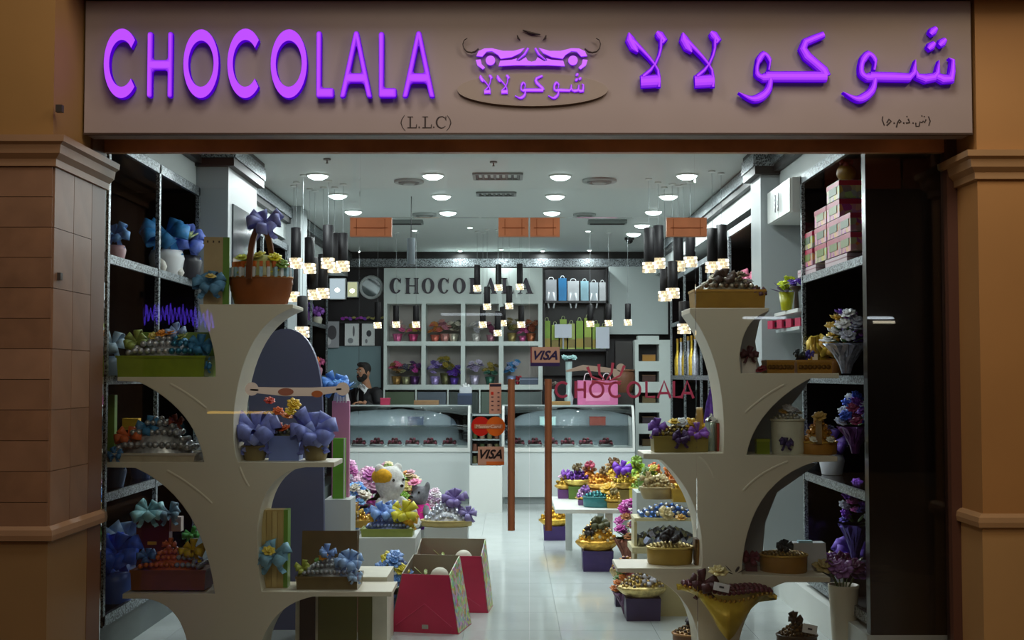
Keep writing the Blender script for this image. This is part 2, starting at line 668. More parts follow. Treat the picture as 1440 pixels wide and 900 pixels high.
def letter_loops(ch, X0, Z0, X1, Z1, sans=True):
    w, h = X1 - X0, Z1 - Z0
    cx, cz = (X0 + X1) / 2, (Z0 + Z1) / 2
    T = lambda u, v: (X0 + u * w, Z0 + v * h)
    if sans:
        if ch == 'O':
            return [[ell_loop(cx, cz, w / 2, h / 2), ell_loop(cx, cz, w * 0.352, h * 0.333)[::-1]]]
        if ch == 'C':
            a = math.radians(42)
            cxx = X0 + w * 0.54
            o = ell_loop(cxx, cz, w * 0.54, h / 2, 34, a, 2 * PI - a, True)
            i = ell_loop(cxx, cz, w * 0.37, h * 0.335, 34, 2 * PI - a * 0.95, a * 0.95, True)
            return [[o + i]]
        if ch == 'H':
            s = 0.21
            return [[[T(0, 0), T(s, 0), T(s, .42), T(1 - s, .42), T(1 - s, 0), T(1, 0), T(1, 1), T(1 - s, 1), T(1 - s, .575), T(s, .575), T(s, 1), T(0, 1)]]]
        if ch == 'L':
            return [[[T(0, 0), T(1, 0), T(1, .15), T(.30, .15), T(.30, 1), T(0, 1)]]]
        if ch == 'A':
            return [[[T(0, 0), T(.17, 0), T(.275, .225), T(.725, .225), T(.83, 0), T(1, 0), T(.57, 1), T(.43, 1)],
                     [T(.325, .37), T(.5, .80), T(.675, .37)]]]
    else:                                       # bold high-contrast serif capitals
        if ch == 'O':
            return [[ell_loop(cx, cz, w / 2, h / 2), ell_loop(cx, cz, w * 0.21, h * 0.43)[::-1]]]
        if ch == 'C':
            a = math.radians(35)
            o = ell_loop(cx, cz, w / 2, h / 2, 30, a, 2 * PI - a, True)
            i = ell_loop(cx + w * .06, cz, w * 0.23, h * 0.43, 30, 2 * PI - a, a, True)
            return [[o + i], [T(.86, .66), T(.93, .66), T(.93, 1), T(.86, .9)]]
        if ch == 'H':
            bs = [(.06, .30, 0, 1), (.70, .94, 0, 1), (.3, .7, .47, .53), (0, .38, 0, .05), (.62, 1, 0, .05), (0, .38, .95, 1), (.62, 1, .95, 1)]
            return [[[T(a, c), T(b, c), T(b, d), T(a, d)]] for a, b, c, d in bs]
        if ch == 'L':
            bs = [(.08, .40, 0, 1), (0, .5, .95, 1), (0, 1, 0, .06)]
            return [[[T(a, c), T(b, c), T(b, d), T(a, d)]] for a, b, c, d in bs] + [[[T(.9, .05), T(1, .05), T(1, .36), T(.96, .2)]]]
        if ch == 'A':
            return [[[T(.10, .04), T(.19, .04), T(.29, .30), T(.56, .30), T(.64, .04), T(.94, .04), T(.58, 1), T(.47, 1)],
                     [T(.32, .36), T(.43, .66), T(.54, .36)]],
                    [[T(0, 0), T(.3, 0), T(.3, .05), T(0, .05)]], [[T(.54, 0), T(1, 0), T(1, .05), T(.54, .05)]]]


def letter(ch, box, Y0, dep, sans=True):
    b = MB()
    for loops in letter_loops(ch, *box, sans=sans):
        if not isinstance(loops[0], list):
            loops = [loops]
        b.prism([list(l) for l in loops], Y0 - dep, Y0)
    return b


for ch_, a0, a1, b0, b1 in (('C', 145, 193, 40, 138), ('H', 206, 243, 44, 137), ('O', 257, 308, 41, 138), ('C', 319, 367, 40, 138), ('O', 380, 432, 41, 138),
                            ('L', 444, 470, 43, 137), ('A', 477, 524, 43, 137), ('L', 532, 558, 44, 137), ('A', 565, 612, 43, 137)):
    p, q = L(a0, b1, SY - PB), L(a1, b0, SY - PB)
    sbuild(letter(ch_, (p[0], p[1], q[0], q[1]), SY - 0.012, PB - 0.012), 'letter', PURP, sgn, bevel=0.013)

# Arabic lettering as strokes, in the pixels of the photograph: (points, widths)
def z3(pts):
    return [(780 + x / 4.0, y / 4.0) for x, y in pts]


def z4(pts):
    return [(1080 + x / 4.0, y / 4.0) for x, y in pts]


def lam(dx):
    s = lambda pts: z3([(x + dx, y) for x, y in pts])
    return [(s([(418, 182), (425, 215), (450, 262), (468, 292)]), [3, 14, 14, 3]), (s([(440, 225), (490, 275), (530, 318), (568, 365)]), [9, 7, 6, 5]),
            (s([(575, 178), (592, 192), (618, 225), (606, 240)]), [7, 13, 11, 5]), (s([(600, 215), (598, 270), (588, 310), (565, 362)]), [6, 5, 5, 5]),
            (s([(563, 358), (582, 392), (588, 430), (588, 488)]), [4, 5, 6, 6]), (s([(563, 362), (540, 392), (498, 428)]), [4, 6, 7]),
            (s([(485, 455), (540, 452), (596, 448)]), [18, 18, 18])]


AR = []
AR.append(lam(0))
AR.append(lam(304))
AR.append([(z3(crom([(1206, 392), (1212, 335), (1180, 300), (1146, 350), (1142, 410), (1175, 432), (1235, 425)], 4)), [4] * 4 + [7] * 4 + [10] * 4 + [7] * 4 + [9] * 4 + [13] * 5),
           (z3([(1190, 425), (1300, 425), (1530, 425)]), [14, 15, 15]),
           (z3(crom([(1218, 440), (1205, 500), (1165, 540), (1110, 552), (1036, 518)], 4)), [8, 9, 9, 10, 11, 12, 12, 13, 13, 13, 12, 11, 9, 7, 5, 3, 1.5])])
AR.append([(z4([(332, 425), (318, 392), (270, 350), (225, 312), (200, 270), (215, 232), (262, 212), (318, 190)]), [14, 14, 13, 14, 13, 12, 11, 10]),
           (z4([(0, 425), (200, 426), (335, 426)]), [15, 15, 15])])
AR.append([(z4(crom([(600, 392), (606, 335), (570, 300), (534, 345), (530, 405), (562, 430), (620, 425)], 4)), [5] * 4 + [8] * 4 + [11] * 4 + [9] * 4 + [10] * 4 + [13] * 5),
           (z4(crom([(606, 440), (592, 500), (550, 540), (500, 552), (424, 516)], 4)), [8, 9, 9, 10, 11, 12, 12, 13, 13, 13, 12, 11, 9, 7, 5, 3, 1.5]),
           (z4([(580, 425), (700, 428), (800, 432), (826, 405), (832, 335)]), [14, 14, 13, 10, 2]),
           (z4([(836, 395), (845, 425), (890, 438), (940, 430), (958, 405), (964, 338)]), [3, 10, 14, 13, 9, 2]),
           (z4([(955, 425), (990, 440), (1035, 438), (1042, 400), (1044, 335), (1020, 325)]), [11, 14, 15, 10, 7, 2])])
DOTS = [z4([(x - 18, y + 18), (x, y), (x + 18, y - 18)]) for x, y in ((933, 172), (984, 236), (922, 256))]
for strokes in AR:
    b = MB()
    for pts, ws in strokes:
        k = 1 / sc_at(SY)
        b.stroke([L(x, y, SY - PB) for x, y in pts], [w * k for w in ws], SY - 0.012, PB - 0.012)
    sbuild(b, 'arabic_letter', PURP, sgn)
for d in DOTS:
    sbuild(MB().stroke([L(x, y, SY - PB) for x, y in d], [0.028, 0.046, 0.028], SY - 0.012, PB - 0.012), 'letter_dot', PURP, sgn)

# oval logo plate
PL = SY - 0.02
c = L(749, 126, PL)
b = MB().prism([ell_loop(c[0], c[1], 107 / sc_at(PL), 23.5 / sc_at(PL), 64)], PL, SY)
sbuild(b, 'logo_plate', M('8f8378', 0.45), sgn, bevel=0.006)
U = lambda u, v: L(640 + u / 6.545, 30 + v / 6.545, PL - 0.012)
MIR = lambda pts: [(1410 - u, v) for u, v in pts]
half = [[(195, 320), (215, 275), (270, 250), (340, 248), (440, 272), (540, 272), (640, 245), (600, 292), (520, 330), (420, 345), (395, 310), (340, 275), (290, 280), (250, 325)],
        [(190, 355), (235, 350), (245, 395), (275, 425), (255, 442), (205, 405)],
        [(400, 412), (415, 362), (520, 354), (572, 340), (562, 362), (590, 368), (652, 330), (668, 362), (705, 372), (705, 405), (560, 404)]]
EMB = EM('d070ff', 1.1, '7a10f0')
for poly in half[:2]:
    for q in (poly, MIR(poly)[::-1]):
        sbuild(MB().prism([[U(*p) for p in q]], PL - 0.014, PL), 'logo_emblem', EMB, sgn)
b = MB()
b.prism([[U(*p) for p in half[2][:9] + [(705, 372), (705, 405)] + half[2][10:]]], PL - 0.014, PL)
b.prism([[U(*p) for p in MIR(half[2])[::-1]]], PL - 0.014, PL)
sbuild(b, 'logo_emblem', EMB, sgn)
for q in ([(672, 245), (640, 300), (575, 356)], MIR([(672, 245), (640, 300), (575, 356)])):
    sbuild(MB().stroke([U(*p) for p in q], [0.012, 0.013, 0.004], PL, 0.014), 'logo_emblem', EMB, sgn)
for cx in (325, 1085):
    sbuild(MB().prism([[U(cx + 44 * math.cos(a * PI / 10), 360 + 44 * math.sin(a * PI / 10)) for a in range(20)]][::1], PL - 0.014, PL), 'logo_disc', EMB, sgn)
SCR = M('2b1c14', 0.4)
hook = [(215, 250), (185, 275), (150, 285), (105, 275), (80, 245), (70, 205), (82, 170), (112, 152)]
horn = [(572, 122), (580, 145), (600, 165)]
for q, w, yo in ((hook, [.008, .009, .008, .006, .005, .004, .003, .002], 0), (MIR(hook), [.008, .009, .008, .006, .005, .004, .003, .002], 0), (horn, [.006, .010, .002], .01), (MIR(horn), [.006, .010, .002], .01),
                 ([(622, 72), (700, 100), (785, 112)], [.004, .012, .003], .01)):
    sbuild(MB().stroke([U(*p) for p in q], w, PL + yo, .012), 'logo_scroll', SCR, sgn, 'dark unlit scroll')
# small Arabic word on the plate
fx = lambda x: 675 + (x - 883) * (822 - 675) / (1346 - 883)
fy = lambda y: 102 + (y - 35) * (139 - 102) / (143 - 35)
k = 0.33 / sc_at(PL)
LOGO = EM('d070ff', 1.1, '7a10f0')
for strokes in AR:
    b = MB()
    for pts, ws in strokes:
        b.stroke([L(fx(x), fy(y), PL - .012) for x, y in pts], [max(w, 5) * k for w in ws], PL, 0.012)
    sbuild(b, 'logo_letter', LOGO, sgn)
for d in DOTS:
    sbuild(MB().stroke([L(fx(x), fy(y), PL - .012) for x, y in d], [0.010, 0.016, 0.010], PL, 0.012), 'logo_dot', LOGO, sgn)

# (L.L.C) in serif capitals, and the Arabic company mark
INK = M('2a1e1a', 0.6)
b = MB()
for a0 in (573, 594):
    for pts, w in (([(a0 + 4, 180), (a0 + 4, 164)], 2.2), ([(a0, 164.4), (a0 + 8, 164.4)], 1), ([(a0, 179.6), (a0 + 12, 179.6)], 1.2), ([(a0 + 12.3, 180), (a0 + 13, 175)], 1.2)):
        b.stroke([L(*p) for p in pts], w / sc_at(SY), SY, 0.003)
b.stroke([L(621 + 7 * math.cos(t_), 172 - 8 * math.sin(t_)) for t_ in [.75 + k * .24 for k in range(21)]], [(.8 + 1.6 * math.sin(k * PI / 20) ** 2) / sc_at(SY) for k in range(21)], SY, 0.003)
b.stroke([L(627, 164), L(627, 169)], 1.2 / sc_at(SY), SY, 0.003)
for x in (589.5, 610):
    p = L(x, 179)
    b.prism([ell_loop(p[0], p[1], 0.004, 0.004, 8)], SY - 0.003, SY)
for pts in ([(569, 162), (565, 168), (564, 173), (566, 179), (570, 184)], [(629, 162), (633, 168), (634, 173), (632, 179), (628, 184)]):
    b.stroke([L(*p) for p in pts], [.002, .004, .005, .004, .002], SY, 0.003)
sbuild(b, 'company_mark', INK, sgn)
b = MB()
for pts, w in (([(645, 655), (642, 675), (654, 705)], 7), ([(668, 690), (680, 670), (692, 682), (682, 692), (668, 706)], 9), ([(706, 692), (713, 692)], 9), ([(722, 716), (728, 690), (738, 672), (748, 684), (736, 692)], 9),
               ([(760, 692), (767, 692)], 9), ([(778, 655), (784, 655)], 8), ([(776, 692), (796, 690), (788, 668)], 9), ([(812, 692), (819, 692)], 9),
               ([(830, 690), (832, 710), (850, 710), (854, 685), (866, 690), (872, 680), (880, 690), (888, 672)], 8), ([(862, 652), (868, 652)], 8), ([(876, 656), (882, 656)], 8), ([(902, 655), (912, 680), (904, 706)], 7)):
    b.stroke([L(*p) for p in z4(pts)], w / 4.0 / sc_at(SY) * 0.85, SY, 0.003)
sbuild(b, 'company_mark', INK, sgn)

# ================================================================== CEILING FITTINGS
def atz(px, py, z):
    vx, vz = (px - 720.0) / F, (450.0 - py) / F
    dy = math.cos(PITCH) - vz * math.sin(PITCH)
    dz = math.sin(PITCH) + vz * math.cos(PITCH)
    t = (z - EYE) / dz
    return Vector((vx * t, CAMY + dy * t, z))


LAMP = EM('f4ffff', 7.0)
ORD = ['first', 'second', 'third', 'fourth', 'fifth', 'sixth']
COOL = (0.955, 0.985, 1.0)


def downlight(px, py, label, r=0.096, power=20.0, group='recessed ceiling downlights'):
    p = atz(px, py, 3.298)
    t = thing('downlight', label, 'ceiling lamp', p, 0, group)
    MB().lathe((0, 0, 0), [(r * 0.9, -0.004), (r * 0.92, -0.012), (r * 1.0, -0.010), (r * 1.03, 0.0)], 24).build('trim_ring', WHITE, t)
    MB().lathe((0, 0, -0.008), [(.001, -r * .36), (r * .45, -r * .32), (r * .8, -r * .16), (r * .9, 0)], 24).build('diffuser', LAMP, t)
    l = bpy.data.lights.new('downlight_lamp', 'AREA')
    l.shape = 'DISK'
    l.size = r * 1.6
    l.energy = power
    l.color = COOL
    o = bpy.data.objects.new('lamp', l)
    COL.objects.link(o)
    o.parent = t
    o.location = (0, 0, -0.008 - r * .40)


for rowname, pts in (('outer left', [(447, 246), (475, 274), (497, 297)]), ('inner left', [(609, 246), (621, 275), (630, 298)]),
                     ('inner right', [(788, 247), (781, 275), (776, 298)]), ('outer right', [(966, 246), (940, 275), (919, 297), (903, 316), (891, 328)])):
    for i, (x, y) in enumerate(pts):
        downlight(x, y, 'round white recessed downlight, %s from the glass in the %s ceiling row' % (ORD[i], rowname))
for j, yy in enumerate((0.95, 2.15)):  # unseen rows added to brighten the column fronts and window display
    for i, xx in enumerate((-1.15, -0.4, 0.45, 1.15)):
        q = Vector((xx, yy, 3.298))
        k_ = F / ((yy - CAMY) * math.cos(PITCH) + (3.298 - EYE) * math.sin(PITCH))
        vz_ = ((3.298 - EYE) * math.cos(PITCH) - (yy - CAMY) * math.sin(PITCH)) * k_
        downlight(720 + xx * k_, 450 - vz_, 'added unseen downlight above the window display, %s from the left in the %s row' % (ORD[i], ['front', 'rear'][j]), power=4.5 if j == 0 else 9.0)
for side, pts in (('left', [(370, 273), (393, 298), (430, 316), (447, 329)]), ('right', [(1055, 246), (1026, 274), (1003, 297)])):
    for i, (x, y) in enumerate(pts):
        downlight(x, y, 'small round ceiling spot, %s from the glass along the %s wall moulding' % (ORD[i], side), 0.062, 4.0, 'ceiling spots along the mouldings')
for i, (x, y) in enumerate([(583, 323), (661, 319), (827, 324), (609, 357), (647, 352), (705, 350), (763, 352), (801, 357), (829, 351)]):
    lab = 'tiny bright ceiling spot, %s from the left of the row nearest the copper door fittings' % ORD[i] if i < 3 else \
          'tiny bright ceiling spot, %s from the left of the row above the back wall' % ORD[i - 3]
    downlight(x, y, lab, 0.036, 6.0, 'tiny ceiling spots at the back')

GRL = M('6f7473', 0.5)
for i, (px, py, w, d, tx) in enumerate([(700, 247, 0.40, 0.30, 'larger rectangular ceiling air grille near the door'), (698, 272, 0.35, 0.2, 'smaller rectangular ceiling air grille behind the larger one')]):
    p = atz(px, py, 3.298)
    t = thing('air_grille', tx, 'vent', p)
    b = MB()
    for s in (-1, 1):
        b.box((0, s * d / 2, -0.008), (w, 0.025, 0.016))
        b.box((s * w / 2, 0, -0.008), (0.025, d, 0.016))
    b.build('frame', M('8b8f8e', 0.5), t)
    for k in range(8):
        MB().box((-w / 2 + (k + 0.5) * w / 8, 0, -0.006), (0.022, d - 0.02, 0.012), R=Matrix.Rotation(0.5, 3, 'Y')).build('slat', GRL if k % 2 else M('4c4f50', 0.5), t)
for i, (px, py, rr) in enumerate([(575, 254, 0.13), (843, 253, 0.15), (597, 301, 0.13), (822, 301, 0.12)]):
    p = atz(px, py, 3.298)
    t = thing('air_diffuser', 'round flat ceiling air diffuser, %s' % ['left one near the glass', 'right one near the glass', 'left one deeper in the shop', 'right one deeper in the shop'][i], 'vent', p, 0, 'round air diffusers')
    for q, (ra, rb) in enumerate(((1.0, 0.78), (0.7, 0.5), (0.42, 0.0))):
        MB().lathe((0, 0, 0), [(rr * ra, 0), (rr * ra, -0.018 - 0.006 * q), (rr * (ra - 0.06), -0.024 - 0.006 * q), (max(rb * rr, 0.001), -0.008)], 28).build('ring', M('989e9c', 0.5) if q != 1 else GRL, t)
for i, (px, py) in enumerate([(568, 310), (854, 310)]):
    p = atz(px, py, 3.298)
    t = thing('slot_vent', 'dark slot air vent in the ceiling on the %s' % ('left' if i == 0 else 'right'), 'vent', p)
    MB().box((0, 0, -0.02), (0.42, 0.16, 0.04)).build('frame', M('7d8482', 0.5), t)
    for s in (-0.035, 0.035):
        MB().box((0, s, -0.042), (0.38, 0.03, 0.006)).build('slot', M('17191a', 0.5), t)
for i, (px, py) in enumerate([(694, 227), (460, 223)]):
    p = atz(px, py, 3.299)
    t = thing('sprinkler', 'small ceiling sprinkler head %s' % ('before the air grilles' if i == 0 else 'on the left by the glass'), 'sprinkler', p)
    MB().cyl((0, 0, -0.012), 0.03, 0.012, 14).build('flange', M('6a6f70', 0.3, 0.6), t)
    MB().lathe((0, 0, -0.07), [(0.001, 0.03), (0.014, 0.033), (0.005, 0.04), (0.006, 0.06)], 10).build('head', M('6c7072', 0.3, 0.7), t)
p = atz(885, 334, 3.298)
t = thing('dome_camera', 'small black dome camera on the ceiling behind the outer right lamps', 'camera', p)
MB().cyl((0, 0, -0.03), 0.06, 0.03, 18).build('base', M('2a2d2e', 0.4), t)
MB().ell((0, 0, -0.035), (0.045, 0.045, 0.045), 14, 10).build('dome', BLACK, t)

# ---- crystal pendants
PBLK = M('060508', 0.6, spec=.2)
BULB = EM('ffd490', 4.0)
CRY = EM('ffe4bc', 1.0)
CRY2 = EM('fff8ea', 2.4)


def pendant(px, pyb, D, h, rb, label, group):
    """pyb: lower edge of the crystal band in the photograph, D: distance"""
    pb = at(px, pyb, D + CAMY)
    t = thing('pendant_lamp', label, 'pendant lamp', (pb.x, pb.y, 3.3), 0, group)
    zb = pb.z - 3.3
    ch = rb * 1.65
    MB().cyl((0, 0, -0.012), 0.03, 0.012, 16).build('canopy', WHITE, t)
    MB().tube([(0, 0, -0.02), (0, 0, zb + ch + h - 0.02)], 0.0016, 5).build('cord', M('6f7577', 0.5), t)
    MB().lathe((0, 0, zb + ch), [(0.72 * rb, 0), (0.78 * rb, 0.01), (0.78 * rb, h - 0.006), (0.3 * rb, h)], 20).build('shade', PBLK, t)
    b, b2 = MB(), MB()
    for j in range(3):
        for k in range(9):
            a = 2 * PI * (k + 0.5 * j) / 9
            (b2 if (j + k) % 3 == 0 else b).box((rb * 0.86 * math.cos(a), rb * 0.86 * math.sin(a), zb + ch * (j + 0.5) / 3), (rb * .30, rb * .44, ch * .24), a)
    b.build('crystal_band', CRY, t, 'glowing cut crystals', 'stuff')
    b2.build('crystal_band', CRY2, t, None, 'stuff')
    MB().ell((0, 0, zb + ch * 0.5), (rb * 0.5, rb * 0.5, ch * 0.45), 10, 8).build('bulb', BULB, t)


LG = 'black pendants with crystal bands at the left'
RG = 'black pendants with crystal bands at the right'
CG = 'small black pendants over the counters'
for px, py, D, h, tx in ((416, 378, 11.0, .27, 'black crystal pendant beside the white column strip, left of its cluster'), (435, 385, 11.4, .24, 'black crystal pendant just right of the white column strip'),
                         (461, 378, 10.9, .29, 'tallest black crystal pendant of the triple cluster left of the copper fitting'), (470, 384, 11.3, .27, 'middle black crystal pendant of the left triple cluster'),
                         (482, 382, 11.1, .25, 'black crystal pendant at the right end of the left triple cluster'), (442, 422, 11.5, .30, 'low black crystal pendant below the left triple cluster'),
                         (454, 420, 11.3, .31, 'low black crystal pendant hanging right against its neighbour below the triple cluster'), (412, 425, 11.2, .30, 'black crystal pendant half behind the brown fruit basket'),
                         (425, 475, 10.6, .26, 'lowest black crystal pendant at left, above the blue rounded panel')):
    pendant(px, py, D, h, .058, tx, LG)
for px, py, D, h, tx in ((913, 384, 10.8, .30, 'black crystal pendant left in the right-hand cluster by the white wall panel'), (926, 378, 11.0, .29, 'black crystal pendant second in the right-hand cluster'),
                         (954, 382, 11.2, .26, 'black crystal pendant just below the right copper fitting'), (971, 376, 11.0, .27, 'black crystal pendant right below the right copper fitting'),
                         (1002, 384, 10.4, .28, 'black crystal pendant before the black side shelf at right'), (1015, 380, 10.5, .29, 'rightmost black crystal pendant before the black side shelf'),
                         (935, 424, 11.3, .22, 'low black crystal pendant at the edge of the white wall panel, left of two'), (946, 420, 11.1, .24, 'low black crystal pendant at the edge of the white wall panel, right of two'),
                         (962, 470, 11.15, .20, 'lowest black crystal pendant at right, left of the white tree shelf')):
    pendant(px, py, D, h, .058, tx, RG)
for px, py, D, h, tx in ((671, 410, 14.8, .24, 'small pendant before the wall lettering, left of three'), (701, 409, 14.8, .24, 'small pendant before the wall lettering, middle of three'),
                         (731, 408, 14.8, .24, 'small pendant before the wall lettering, right of three'), (685, 436, 14.6, .20, 'small pendant just below the lettering, left of a pair'),
                         (716, 435, 14.6, .20, 'small pendant just below the lettering, right of a pair'), (557, 461, 14.9, .19, 'small pendant before the first upper cubby, left of two'),
                         (585, 461, 14.9, .19, 'small pendant before the first upper cubby, right of two'), (531, 462, 14.9, .24, 'small pendant left of the white cubby unit'),
                         (679, 461, 14.9, .19, 'small pendant before the third upper cubby'), (733, 461, 14.9, .19, 'small pendant before the fourth upper cubby'),
                         (700, 473, 14.6, .22, 'lowest small pendant in the middle of the counter'), (707, 459, 15.0, .16, 'small pendant just above and behind the lowest middle one'),
                         (830, 460, 14.9, .19, 'small pendant before the green gift bags'), (856, 459, 14.9, .19, 'small pendant before the white price card'),
                         (883, 458, 14.9, .19, 'small pendant before the white panel right of the green bags')):
    pendant(px, py, D, h, .046, tx, CG)
# plain black cylinder pendant near the coffer
p = at(578, 372, 11.9 + CAMY)
t = thing('cylinder_lamp', 'plain dark grey cylinder lamp hanging right of the left copper fitting', 'pendant lamp', (p.x, p.y, 3.3))
MB().cyl((0, 0, p.z - 3.3), .04, .25, 16).build('shade', M('2c3438', .35), t)
MB().tube([(0, 0, 0), (0, 0, p.z - 3.3 + .25)], .004, 6).build('cord', PBLK, t)

# ================================================================== SIDE FITTINGS
def shelf_unit(name, label, side, y0, y1, xf, xb, z0, z1, ndiv, levels, lights=True):
    """black display cabinet with glitter silver frame, open towards the shop; side -1 left, 1 right"""
    t = thing(name, label, 'display cabinet', ((xf + xb) / 2, y0, z0), 0, 'black display cabinets along the side walls')
    W = lambda b, n, m, lb=None: sbuild(b, n, m, t, lb)
    W(MB().b2(xb, xb + side * 0.02, y0, y1, z0, z1), 'back_panel', BLACK)
    for yy in [y0 + 0.012, y1 - 0.012]:
        W(MB().b2(xf, xb, yy - 0.012, yy + 0.012, z0, z1), 'side_panel', BLACK)
    W(MB().b2(xf, xb, y0, y1, z1 - 0.03, z1), 'top_board', BLACKM)
    W(MB().b2(xf, xb, y0, y1, z0, z0 + 0.04), 'bottom_board', BLACKM)
    for z in levels:
        W(MB().b2(xf - side * -0.01, xb, y0 + .02, y1 - .02, z - 0.02, z), 'shelf_board', BLACK)
        W(MB().b2(xf - side * 0.008, xf + side * 0.012, y0, y1, z - 0.05, z + 0.0), 'frame_strip', SILV)
    for i in range(ndiv + 1):
        yy = y0 + (y1 - y0) * i / ndiv
        yy = min(max(yy, y0 + 0.018), y1 - 0.018)
        W(MB().b2(xf - side * 0.012, xf + side * 0.012, yy - 0.018, yy + 0.018, z0, z1), 'frame_post', SILV)
    for z in (z0 + 0.02, z1 - 0.025):
        W(MB().b2(xf - side * 0.012, xf + side * 0.012, y0, y1, z - 0.03, z + 0.03), 'frame_strip', SILV)
    return t


LVL = [2.275, 1.6, 0.95]
shelf_unit('display_cabinet', 'black display cabinet with glitter frame at left beside the glass', -1, 0.2, 2.24, -2.25, -2.68, 0.23, 2.94, 2, LVL)
shelf_unit('display_cabinet', 'black display cabinet with glitter frame at right beside the glass', 1, 0.24, 1.8, 1.98, 2.46, 0.23, 2.96, 1, LVL)
shelf_unit('display_cabinet', 'black display cabinet behind the left white column', -1, 3.28, 5.8, -2.25, -2.68, 0.23, 2.9, 2, LVL)
shelf_unit('display_cabinet', 'black display cabinet deeper along the left wall by the posters', -1, 6.25, 10.25, -2.5, -2.7, 0.23, 2.9, 3, LVL)
shelf_unit('display_cabinet', 'black display cabinet on the right wall behind the nook', 1, 3.02, 5.4, 1.9, 2.46, 0.23, 2.86, 2, LVL)
shelf_unit('display_cabinet', 'black display cabinet deep on the right wall towards the back', 1, 5.8, 9.7, 2.08, 2.46, 0.23, 2.86, 3, LVL)
pl = struct(MB().b2(-2.7, -2.3, .16, 10.6, 0, .225).build('baseboard_left', M('5a6462', .5)))
pl = struct(MB().b2(1.93, 2.5, .16, 10.6, 0, .19).build('baseboard_right', WHITE))
# black end panel facing the street at right
tag(MB().b2(1.95, 2.50, 0.16, 0.235, 0.19, 3.29).build('end_panel', M('1a1211', 0.2)), 'tall dark brown glossy end panel at right behind the glass', 'panel')

# columns and mouldings
COLM = M('a2a9ab', 0.45)
struct(MB().b2(-2.72, -2.04, 2.25, 3.26, 0, 3.3).build('column', COLM), 'white column on the left with a grey mirror in its side')
struct(MB().b2(-2.72, -2.12, 5.82, 6.22, 0, 3.3).build('column', COLM), 'slim white column strip deeper on the left')
struct(MB().b2(1.86, 2.52, 2.62, 3.0, 0, 3.3).build('column', COLM), 'white column on the right beyond the nook')
struct(MB().b2(1.98, 2.52, 5.42, 5.78, 0, 3.3).build('column', COLM), 'white column strip deeper on the right')
MIRR = M('3d4148', 0.12, 0.5)
m = MB().b2(-2.045, -2.03, 2.38, 3.0, 1.0, 2.85)
tag(m.build('wall_mirror', MIRR), 'tall dark grey mirror panel on the side of the left white column', 'mirror')
for nm, xa, xb_, ya, yb in (('trim_2', -2.72, -2.27, 0.1, 2.24), ('trim_3', 2.0, 2.5, 0.1, 2.6), ('trim_4', -2.72, -2.27, 3.27, 10.6), ('trim_5', 1.95, 2.5, 3.02, 10.6)):
    struct(MB().b2(xa, xb_, ya, yb, 2.965, 3.12).build(nm, WALLW))
    s = -1 if xa < 0 else 1
    xe = -2.27 if s < 0 else xa
    struct(MB().b2(xe, xe - s * 0.05, ya, yb, 3.12, 3.3).build(nm + '_moulding', BLACKM))
    struct(MB().b2(xe - s * 0.045, xe - s * 0.07, ya, yb, 3.17, 3.27).build(nm + '_strip', SILV))
for nm, xa, xb_, ya, yb in (('trim_6', -2.72, -1.99, 2.2, 3.31), ('trim_7', 1.81, 2.52, 2.57, 3.05)):
    struct(MB().b2(xa, xb_, ya, yb, 3.10, 3.3).build(nm, BLACKM))
    b = MB()
    b.b2(xa, xb_, ya - .012, ya, 3.16, 3.26)
    s = -1 if xa < 0 else 1
    xe = xb_ if s < 0 else xa
    b.b2(xe, xe - s * .012, ya, yb, 3.16, 3.26)
    struct(b.build(nm + '_strip', SILV))
# nook on the right between cabinet and column
t = thing('wall_cabinet', 'white overhead cupboard with two doors in the right nook', 'cupboard', (2.2, 1.82, 2.72))
sbuild(MB().b2(1.92, 2.5, 1.83, 2.60, 2.72, 2.96), 'body', WHITE, t)
for k in range(2):
    y = 1.84 + k * .38
    d = sbuild(MB().b2(1.905, 1.92, y, y + .37, 2.725, 2.955), 'door', WHITE, t)
    h = MB().tube([(1.895, y + (.33 if k == 0 else .04), 2.77), (1.895, y + (.33 if k == 0 else .04), 2.9)], .006, 8).build('handle', CHROME, d)
struct(MB().b2(2.44, 2.5, 1.82, 2.62, 0, 2.72).build('wall_nook', WALLW))
for zz, tx in ((2.06, 'white wall shelf in the right nook carrying the lime vase'), (1.58, 'white wall shelf in the right nook level with the gold boxes')):
    tag(MB().b2(1.95, 2.44, 1.83, 2.60, zz - .025, zz).build('wall_shelf', WHITE), tx, 'shelf')

# ================================================================== BACK OF THE SHOP
BY = 10.60
pa, pb = at(462, 378, BY), at(960, 356, BY)
struct(MB().b2(-2.7, 2.5, BY - .10, BY, pa.z, 3.3).build('trim_8', BLACKM), 'black frieze along the top of the back wall')
struct(MB().b2(-2.25, 2.1, BY - .115, BY - .10, pa.z + .02, pa.z + .13).build('trim_9', SILV), 'glitter band along the top of the back wall')
